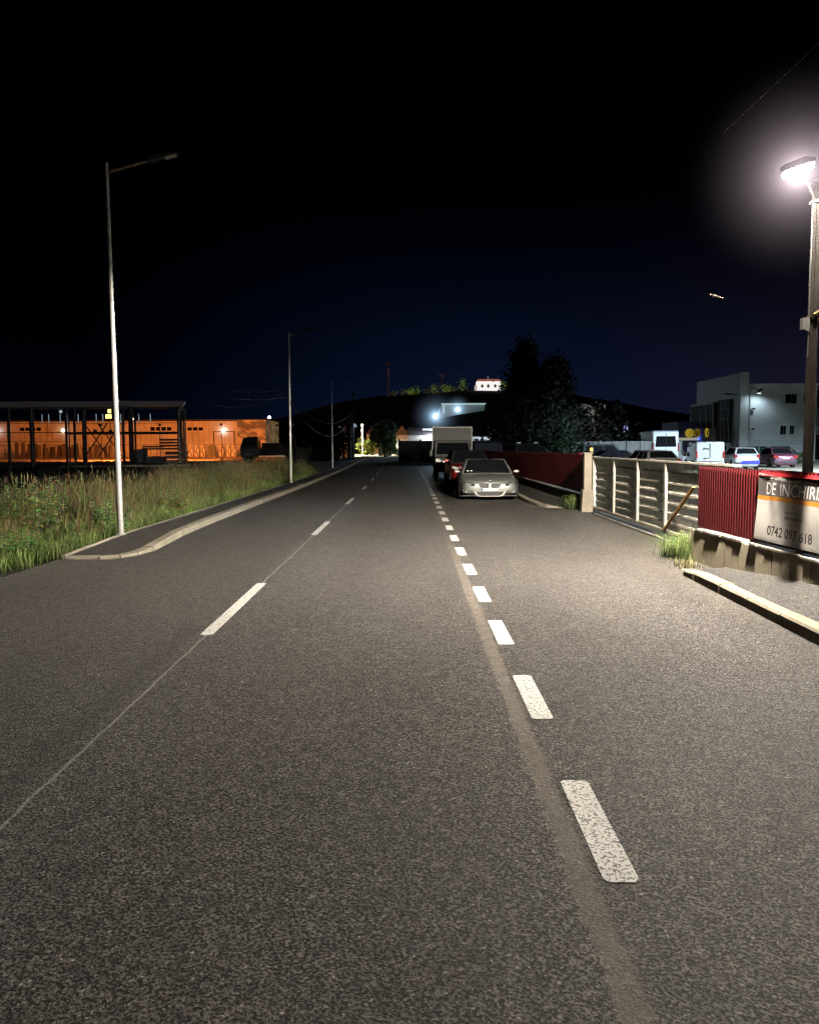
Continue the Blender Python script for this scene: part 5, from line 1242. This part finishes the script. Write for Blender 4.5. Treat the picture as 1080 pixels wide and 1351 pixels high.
for u, v, p_, s, lab in ((574.5, 549.5, 5200, 60, 'brightest blue-white floodlight at the left corner of the dark hall'), (603.5, 541, 2600, 40, 'second floodlight beneath the lit roof edge of the dark hall')):
    x_, y_, z_ = at(u, v, 138.6 if u < 600 else 150.5); t = thing('floodlight', lab, 'floodlight', (x_, y_, z_), 0, gfl)
    q = MB(); q.box(-.3, .3, .05, .2, -.25, .25); q.box(-.05, .05, .2, 1.4, -.05, .05); q.build('housing', M['darksteel'], t)
    q = MB(); q.lathe([(0, -.09), (.28, -.05), (.34, .05)], 1, n=16); q.build('diffuser', emis('flood_face', (.75, .92, 1), s), t)
    glow_volume(t, (0, -.4, 0), 5.0 if u < 600 else 3.2, (.45, .72, 1.0), .42, .3)
    lamp('flood_beam', 'SPOT', (0, -.3, 0), p_, (.62, .85, 1), t, .2, aim((0, 0, 0), (-.12, -1, -.12)), spot_size=R(165), spot_blend=.5)
# hill house, bushes, mast and pylon
HY = 332.
hx, hy, hz = at(644, 513.5, HY)
hh = thing('hill_house', 'brightly lit white house with red roof on the hilltop', 'house', (hx, hy, hz - 1.2)); kh = HY / 1080.
q = MB(); q.box(-4.6, 4.9, 0, 6, 0, 4.0); q.build('wall', emis('render_glow', (1, .97, .93), .95), hh)  # light on wall, roof, chimney and porch put in as emission
q = MB(); q.add([(-4.8, -.3, 4.0), (5.1, -.3, 4.0), (5.1, 6.3, 4.0), (-4.8, 6.3, 4.0), (-4.0, 3, 5.1), (4.6, 3, 5.1)], [(0, 1, 5, 4), (2, 3, 4, 5), (1, 2, 5), (3, 0, 4), (0, 3, 2, 1)]); rf = q.build('roof', emis('roof_glow', (.8, .25, .2), .35), hh)
q = MB(); q.box(-.2, .2, 2.6, 3, 4.9, 6.2); q.build('chimney', emis('chimney_glow', (.6, .4, .36), .3), rf)
q = MB(); q.box(-5.4, -4.6, .2, 4, 0, 2.4); q.build('porch', emis('porch_glow', (1, .9, .8), .4), hh)
for xx in (-3, -.6, 2.2): q = MB(); q.box(xx, xx + .9, -.06, -.02, 1.5, 2.7); q.build('window', mat('house_window', (.4, .36, .3), .4), hh)
gb2 = 'lit bushes along the hilltop'
def glow_leaf(name, c, s):  # light on the leaves painted as patchy emission
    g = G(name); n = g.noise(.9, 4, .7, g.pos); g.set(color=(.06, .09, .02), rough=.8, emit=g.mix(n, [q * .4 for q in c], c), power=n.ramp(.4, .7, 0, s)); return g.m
lb = glow_leaf('glowing_bush_leaves', (.45, .62, .12), .42); lb2 = glow_leaf('faint_glow_leaves', (.4, .45, .3), .16)
for i, (u, w_, h, dim) in enumerate([(541, 2.0, 1.9, 0), (549, 2.2, 2.1, 0), (573, 2.0, 2.3, 0), (586, 1.6, 2.2, 0), (592, 1.4, 1.8, 0), (610, 2.0, 3.4, 0), (664, 2.2, 2.6, 0), (521, 1.6, 1.4, 1), (532, 1.2, 1.8, 1), (563, 1.8, 1.6, 1), (598, 1.5, 1.2, 1)]):
    x_ = (u - 540) * 338 / 1080.; z_ = ridge(x_ * 350 / 338.) - 1.1; r = np.random.default_rng(80 + i); V, F = [], []
    for j in range(260):
        p = r.normal(0, .42, 3) * np.array([w_, w_ * .7, h]) + np.array([0, 0, h * .6]); d = r.normal(0, 1, 3); d /= np.linalg.norm(d); e_ = np.cross(d, r.normal(0, 1, 3)); e_ /= np.linalg.norm(e_); l = r.uniform(.15, .35); o_ = len(V)
        V += [tuple(p - d * l), tuple(p + e_ * l * .6), tuple(p + d * l), tuple(p - e_ * l * .6)]; F.append((o_, o_ + 1, o_ + 2, o_ + 3))
    t = thing('hill_bush', ('dimly lit' if dim else 'bright green lit') + ' bush on the hilltop skyline, number of the row from the left where the others stand beside it', 'bush', (x_, 338, z_), 0, gb2)
    t['label'] = ['bright bush, left one of the pair left of the pylon', 'bright bush, right one of the pair left of the pylon', 'bright bush just left under the pylon', 'bright bush just right under the pylon', 'small bright bush right of the pylon', 'tall bright bush between pylon and hill house', 'bright bush at the right end of the hill house', 'dim bush beside the foot of the thin mast', 'dim bush between mast and first bright pair', 'dim bush between the bright pair and pylon', 'low dim bush right after the pylon bushes'][i]
    MB().add(V, F).build('foliage', lb2 if dim else lb, t, recalc=False)
t = thing('radio_mast', 'thin tall radio mast on the hill skyline', 'mast', at(513.5, 521, 338)); t.location.z -= 1
q = MB()
for s in (-1, 1): q.bar((s * .35, 0, 0), (s * .25, 0, 14), .12)
for i in range(9): q.bar((-.34, 0, i * 1.5), (.32, 0, i * 1.5 + 1.5), .07)
q.build('lattice', M['galv'], t)
q = MB(); q.lathe([(0, 12.5), (.6, 12.6), (.6, 13.6), (0, 13.7)], 2, n=10); q.build('antenna', mat('antenna_white', (.6, .6, .6), .6), t)
t = thing('pylon', 'small lattice power pylon on the hilltop above the floodlights', 'pylon', at(582.5, 518, 338)); t.location.z -= 1
q = MB()
for s in (-1, 1): q.bar((s * 1.2, 0, 0), (s * .4, 0, 8.2), .16)
for i in range(4): q.bar((-1.1 + i * .2, 0, i * 2), (.9 - i * .15, 0, i * 2 + 2), .09); q.bar((1.1 - i * .2, 0, i * 2), (-.9 + i * .15, 0, i * 2 + 2), .09)
q.build('lattice', M['galv'], t)
for zz, w_ in ((8.0, 2.1), (6.6, 1.0)): q = MB(); q.box(-w_, w_, -.12, .12, zz, zz + .22); q.build('cross_arm', M['galv'], t)
# lit cabin behind the trees, pale sheet fence, shed
cb = house('gatehouse', 'small cabin with white lit front and two blue windows behind the box truck', 623, 649, 576.5, 573, 66, mat('cabin_white', (.62, .64, .66), .7), M['darksteel'], 4, False, ((626, 631, 579, 586), (633, 637.5, 579, 590), (641, 646.5, 581, 590)), None, 'cabin')
lamp('cabin_light', 'AREA', (0, -1.0, 2.4), 26, (.75, .88, 1), cb, .3, aim((0, -1, 2.4), (0, .0, 1.0)))
q = MB(); q.box(-.25, .25, -1.1, -.9, 2.42, 2.48); q.box(-.03, .03, -1, 0, 2.45, 2.47); q.build('porch_lamp', M['darksteel'], cb)
t = thing('sheet_fence', 'pale grey sheet-metal fence below the dark trees', 'fence', (at(752, 0, 62)[0], 62, 0))
pf = mat('pale_sheet', (.14, .155, .16), .6, var=.2, scale=2)
for i in range(8):
    q = MB(); n_ = 10
    for j in range(n_): q.box(i * 1.05 + j * .1, i * 1.05 + j * .1 + .085, -.02 - .02 * (j % 2), .02, .05, 1.95); 
    q.build('panel', pf, t)
for i in range(5): q = MB(); q.box(i * 2.1 - .03, i * 2.1 + .03, -.07, -.04, 0, 2.0); q.build('post', M['darksteel'], t)
shd = house('pale_shed', 'pale shed gable with flat bright eave half hidden by a tree', 766, 797, 534.5, 533, 84, mat('shed_grey', (.16, .15, .145), .8), mat('shed_eave', (.40, .40, .38), .7), 8, False)
shd['category'] = 'shed'
lamp('shed_light', 'AREA', (0, -2.2, 5.9), 60, (1, .95, .9), shd, .3, aim((0, -2.2, 5.9), (0, .5, 3.)))
q = MB(); q.box(-.25, .25, -2.3, -2.1, 5.95, 6.02); q.box(-.03, .03, -2.2, 0, 5.97, 6.0); q.build('eave_lamp', M['darksteel'], shd)
t = thing('lit_sign', 'small violet lit sign on a post above the parked cars', 'sign', (at(824, 0, 70)[0], 70, 0))
q = MB(); q.bar((0, 0, 0), (0, 0, 3.4), .07); q.build('post', M['darksteel'], t)
q = MB(); q.box(-.26, .26, -.05, .05, 2.6, 3.5); pb = q.build('panel', mat('sign_dark', (.06, .05, .16), .6), t)
q = MB(); q.box(-.17, -.08, -.07, -.052, 2.75, 3.35); q.box(-.17, .1, -.07, -.052, 2.75, 2.84); q.box(.06, .15, -.07, -.052, 2.75, 3.3); q.build('lit_mark', emis('violet_sign', (.45, .4, 1), .8), pb)

# ------------------------------------------------------------------ white office building on the right
OX, OY = 33.2, 82.; ob = thing('office_building', 'white two-storey office building with dark panelled front and taller parapet', 'building', (OX, OY, 0)); O = Vector(ob.location)
gwb = mat('white_wall', (.74, .78, .79), .85, var=.10, scale=.6, v='world'); greyp = mat('grey_cladding', (.20, .20, .22), .6, var=.15, v='world')
q = MB(); q.box(OX + .02, OX + 7.3, OY, OY + 11, -.02, 7.55); rl(q).build('wall', gwb, ob)
q = MB(); q.box(OX - .4, OX + .3, OY - .25, OY + 12.2, -.02, 8.75); rl(q).build('facade', greyp, ob)
q = MB(); q.box(OX - .45, OX + .35, OY - .42, OY - .255, -.02, 8.78); rl(q).build('corner_strip', gwb, ob)
q = MB(); q.box(OX - .62, OX - .405, OY + 1.9, OY + 5.2, 1.55, 6.3); wf = rl(q).build('window', mat('curtain_wall', (.035, .036, .042), .7, spec=.1), ob)
q = MB()
for yy in (1.9, 2.9, 4.0, 5.1): q.box(OX - .66, OX - .625, OY + yy, OY + yy + .07, 1.55, 6.3)
for zz in (4.3, 5.3): q.box(OX - .66, OX - .625, OY + 1.9, OY + 5.2, zz, zz + .06)
rl(q).build('frame', greyp, wf)
q = MB(); q.box(OX - .9, OX - .42, OY + 5.6, OY + 12.4, 3.4, 6.0); by = rl(q).build('bay', mat('bay_glass', (.035, .038, .045), .7, spec=.1), ob)
q = MB(); q.box(OX - 1.0, OX - .42, OY + 5.5, OY + 12.5, 6.0, 6.2); q.box(OX - 1.0, OX - .42, OY + 5.5, OY + 12.5, 3.2, 3.4)
for yy in (5.5, 7.4, 9.3, 12.4): q.box(OX - .98, OX - .85, OY + yy, OY + yy + .12, 3.4, 6.0)
rl(q).build('frame', greyp, by)
q = MB(); q.box(OX - .9, OX - .43, OY + 5.6, OY + 12.4, .0, 3.2); rl(q).build('lower_front', greyp, ob)
q = MB(); q.box(OX - .96, OX - .92, OY + 8.6, OY + 10.8, 1.9, 3.5); bl = rl(q).build('blue_panel', emis('blue_panel', (.02, .03, .35), .35), ob)
q = MB(); q.box(OX - 1.02, OX - .97, OY + 9.3, OY + 9.7, 2.2, 2.9); rl(q).build('blue_light', emis('blue_neon', (.05, .12, 1), 3.0), ob)
def obwin(x0_, x1_, z0_, z1_):
    q = MB(); q.box(OX + x0_ - .08, OX + x1_ + .08, OY - .05, OY - .005, z0_ - .08, z1_ + .08); f = rl(q).build('window', gwb, ob)
    q = MB(); q.box(OX + x0_, OX + x1_, OY - .07, OY - .052, z0_, z1_); rl(q).build('pane', M['glass'], f)
    q = MB(); q.box(OX + (x0_ + x1_) / 2 - .03, OX + (x0_ + x1_) / 2 + .03, OY - .085, OY - .072, z0_, z1_); rl(q).build('mullion', greyp, f)
kk = OY / 1080.
for a, b, c, d in ((1032, 1046.5, 523, 535), (1056, 1062, 523, 535), (1026.5, 1033.5, 564, 575.5), (1039, 1044, 564, 575)):
    obwin((a - 540) * kk - OX, (b - 540) * kk - OX, CAM_H + (588.5 - d) * kk, CAM_H + (588.5 - c) * kk)
q = MB(); q.tube([(OX + .62, OY - .1, 0), (OX + .62, OY - .1, 7.4)], .06, 8); rl(q).build('drain_pipe', M['galv'], ob)
q = MB(); q.box(OX + .0, OX + 7.4, OY - .12, OY + 11.1, 7.56, 7.68); rl(q).build('roof_edge', gwb, ob)
t = thing('office_annexe', 'recessed glass entrance block at the right edge behind the lamp pole', 'building', (OX + 7.45, OY + 1.2, 0)); O2 = t.location
q = MB(); q.box(0, 6, 0, 9, 0, 7.4); q.build('wall', mat('annexe_grey', (.28, .29, .30), .8), t)
for z0_, z1_ in ((.1, 2.6), (5.4, 7.1)):
    q = MB(); q.box(.2, 3.2, -.06, -.01, z0_, z1_); wf = q.build('window', M['glass'], t)
    q = MB()
    for xx in (.2, 1.0, 1.9, 3.1): q.box(xx, xx + .06, -.1, -.065, z0_, z1_)
    q.build('frame', greyp, wf)
q = MB(); q.box(-.1, 3.6, -.5, -.02, 3.15, 3.4); q.build('canopy', whit, t)
# bracket floodlights on the office wall
gof = 'floodlights on the white office wall'
for i, (dx, dy, z_, lab, pw, tgt) in enumerate([(1.2, -.9, 7.0, 'angled wall floodlight near the top corner of the white office', 140, (3.0, -14, -7)), (-1.4, .4, 6.7, 'floodlight bracket on the dark office front', 0, (-8, -6, -6)), (.95, -.25, 5.2, 'small wall light on the downpipe, upper one', 0, (0, -1, -1)), (.95, -.25, 3.2, 'small wall light on the downpipe, lower one', 0, (0, -1, -1))]):
    t = thing('wall_floodlight', lab, 'floodlight', (OX + dx, OY + dy, z_), 0, gof)
    b = -dy - .02
    q = MB(); 
    if i == 0: q.bar((-.5, b, .35), (0, 0, .0), .06); q.prism([(-.30, -.22), (.22, .18), (.30, .10), (-.22, -.30)], 1, -.2, .2)
    elif i == 1: q.bar((1.0, 0, -.1), (0, 0, 0), .06); q.box(-.35, .25, -.15, .15, -.05, .05)
    else: q.box(-.12, .12, -.08, .1, -.08, .06); q.bar((-.3, .14, 0), (0, .14, 0), .05)
    q.build('housing', M['darksteel'], t)
    if pw:
        q = MB(); q.box(-.2, .12, -.12, .12, -.33, -.31); q.build('diffuser', emis('office_flood', (.85, .95, 1), 4), t)
        lamp('flood_light', 'SPOT', (.05, -.25, -.40), pw, (.70, .90, 1.0), t, .15, aim((0, 0, 0), (-.5, .45, -4)), spot_size=R(168), spot_blend=.7)
# neighbouring dark blue sign building with round yellow signs
sb = thing('sign_building', 'dark blue low building carrying round yellow signs and a pale glowing strip', 'building', (at(893, 0, 92)[0], 92, 0)); ks = 92 / 1080.; sx0 = sb.location.x
q = MB(); q.box(0, 3.4, 0, 6, -.02, CAM_H + (588.5 - 558) * ks); q.build('wall', mat('blue_wall', (.035, .045, .12), .7), sb)
q = MB(); q.box(-.1, 3.3, -.3, -.02, CAM_H + (588.5 - 582.5) * ks, CAM_H + (588.5 - 579) * ks); q.build('glowing_strip', emis('glowing_strip', (.8, .8, .6), .35), sb)  # strip gets its pale tone from its own emission
gys = 'round yellow signs on the dark blue building'
for i, (u, v, yy, lab) in enumerate([(908, 573, 91.3, 'largest left round yellow sign with dark letter'), (918.3, 573, 89.2, 'middle dim round yellow sign'), (931, 572.5, 86.6, 'right narrow yellow sign by the dark office front')]):
    x_, y_, z_ = at(u, v, yy); t = thing('round_sign', lab, 'sign', (x_, y_, z_), R((0, 25, 50)[i]), gys)
    q = MB(); q.lathe([(0, .02), (.47, .02), (.49, 0), (.49, .08), (0, .08)], 1, n=24); q.build('disc', emis('sign_yellow', (.85, .62, .06), (.32, .10, .28)[i]), t)
    q = MB(); q.bar((-.05, -.01, -.28), (.16, -.01, .22), .13, .03)
    if i == 0: q.bar((.1, -.012, .18), (.42, -.012, .16), .13, .03)
    if i == 1: q.bar((-.05, -.012, -.28), (-.3, -.012, .22), .12, .03)
    q.build('letter', blk, t)
    q = MB(); q.bar((0, .1, 0), (0, .8, 0), .08); q.build('bracket', M['darksteel'], t)
# green mesh fence by the office
t = thing('mesh_fence', 'green wire mesh fence with pale posts under the office wall', 'fence', (at(985, 0, 75)[0], 75, 0))
gm = mat('green_mesh', (.10, .22, .19), .6)
for i in range(6): q = MB(); q.box(i * 1.0 - .03, i * 1.0 + .03, -.03, .03, 0, 2.05); q.build('post', mat('mesh_post', (.35, .42, .40), .5), t)
q = MB()
for i in range(64): q.box(i * .08, i * .08 + .012, -.006, .006, .1, 1.98)
for z_ in (.1, .5, .9, 1.3, 1.7, 1.98): q.box(0, 5.1, -.012, -.006, z_, z_ + .025)
q.build('mesh', gm, t)
# car park flood mast standing by the fence
t = thing('car_park_lamp', 'car park lamp mast beyond the right picture edge', 'lamp', (29.0, 40.0, 0))
q = MB(); q.tube([(0, 0, 0), (0, 0, 7.6)], [.09, .06], 10); q.build('pole', M['galv'], t)
q = MB(); q.box(-.25, .25, 0, .5, 7.6, 7.72); q.build('lamp_head', M['darksteel'], t)
q = MB(); q.box(-.2, .2, .05, .45, 7.58, 7.598); q.build('diffuser', emis('car_park_glow', (.85, .95, 1), 8), t)
mlo = lamp('lamp_light', 'SPOT', (0, .3, 7.5), 58000, (.72, .89, 1.0), t, .2, (0, 0, 0), spot_size=R(172), spot_blend=.2)
ml = mlo.data; ml.use_nodes = True; mt_ = ml.node_tree
ge = mt_.nodes.new('ShaderNodeNewGeometry'); sx = mt_.nodes.new('ShaderNodeSeparateXYZ'); mt_.links.new(ge.outputs['Incoming'], sx.inputs[0])
mx_, mz_ = X(mt_, sx.outputs[0]), X(mt_, sx.outputs[2])
mt_.links.new((mx_ / (mz_ * mz_ * -1.0 + 1.0001).max(.0001).pow(.5)).ramp(-.93, -.84, .01, 1).s, mt_.nodes['Emission'].inputs['Strength'])   # shade towards the road
for i, (u, v, yy, h, lab) in enumerate([(1052, 600, 71, .7, 'small green shrub by the mesh fence end')]):
    tree('shrub', lab, at(u, 0, yy)[0], yy, .9, .5, 500, .08, (.06, .10, .04), (.08, .13, .05), ball, 91, None, 'shrub', zlow=.05, trunk=.03)

# ------------------------------------------------------------------ camera and render settings
cd = bpy.data.cameras.new('camera'); cam = bpy.data.objects.new('camera', cd); col.objects.link(cam); scene.camera = cam
cd.sensor_fit = 'VERTICAL'; cd.sensor_height = 36; cd.lens = 36 * 1080 / 1351.; cd.clip_start = .05; cd.clip_end = 4000
cam.location = (0, 0, CAM_H)
cam.rotation_euler = (Matrix.Rotation(R(90 - 4.6), 4, 'X') @ Matrix.Rotation(R(-.25), 4, 'Z')).to_euler()
scene.render.engine = 'CYCLES'; scene.view_settings.view_transform = 'Standard'; scene.view_settings.look = 'None'
scene.view_settings.exposure = 0; scene.view_settings.gamma = 1
cy = scene.cycles; cy.use_adaptive_sampling = True; cy.adaptive_threshold = .025; cy.filter_width = 1.3; cy.use_denoising = True; cy.sample_clamp_indirect = 4; cy.max_bounces = 5; cy.diffuse_bounces = 3; cy.volume_bounces = 0
cy.caustics_reflective = False; cy.caustics_refractive = False
try: cy.denoiser = 'OPENIMAGEDENOISE'; cy.denoising_input_passes = 'RGB_ALBEDO_NORMAL'
except Exception: pass
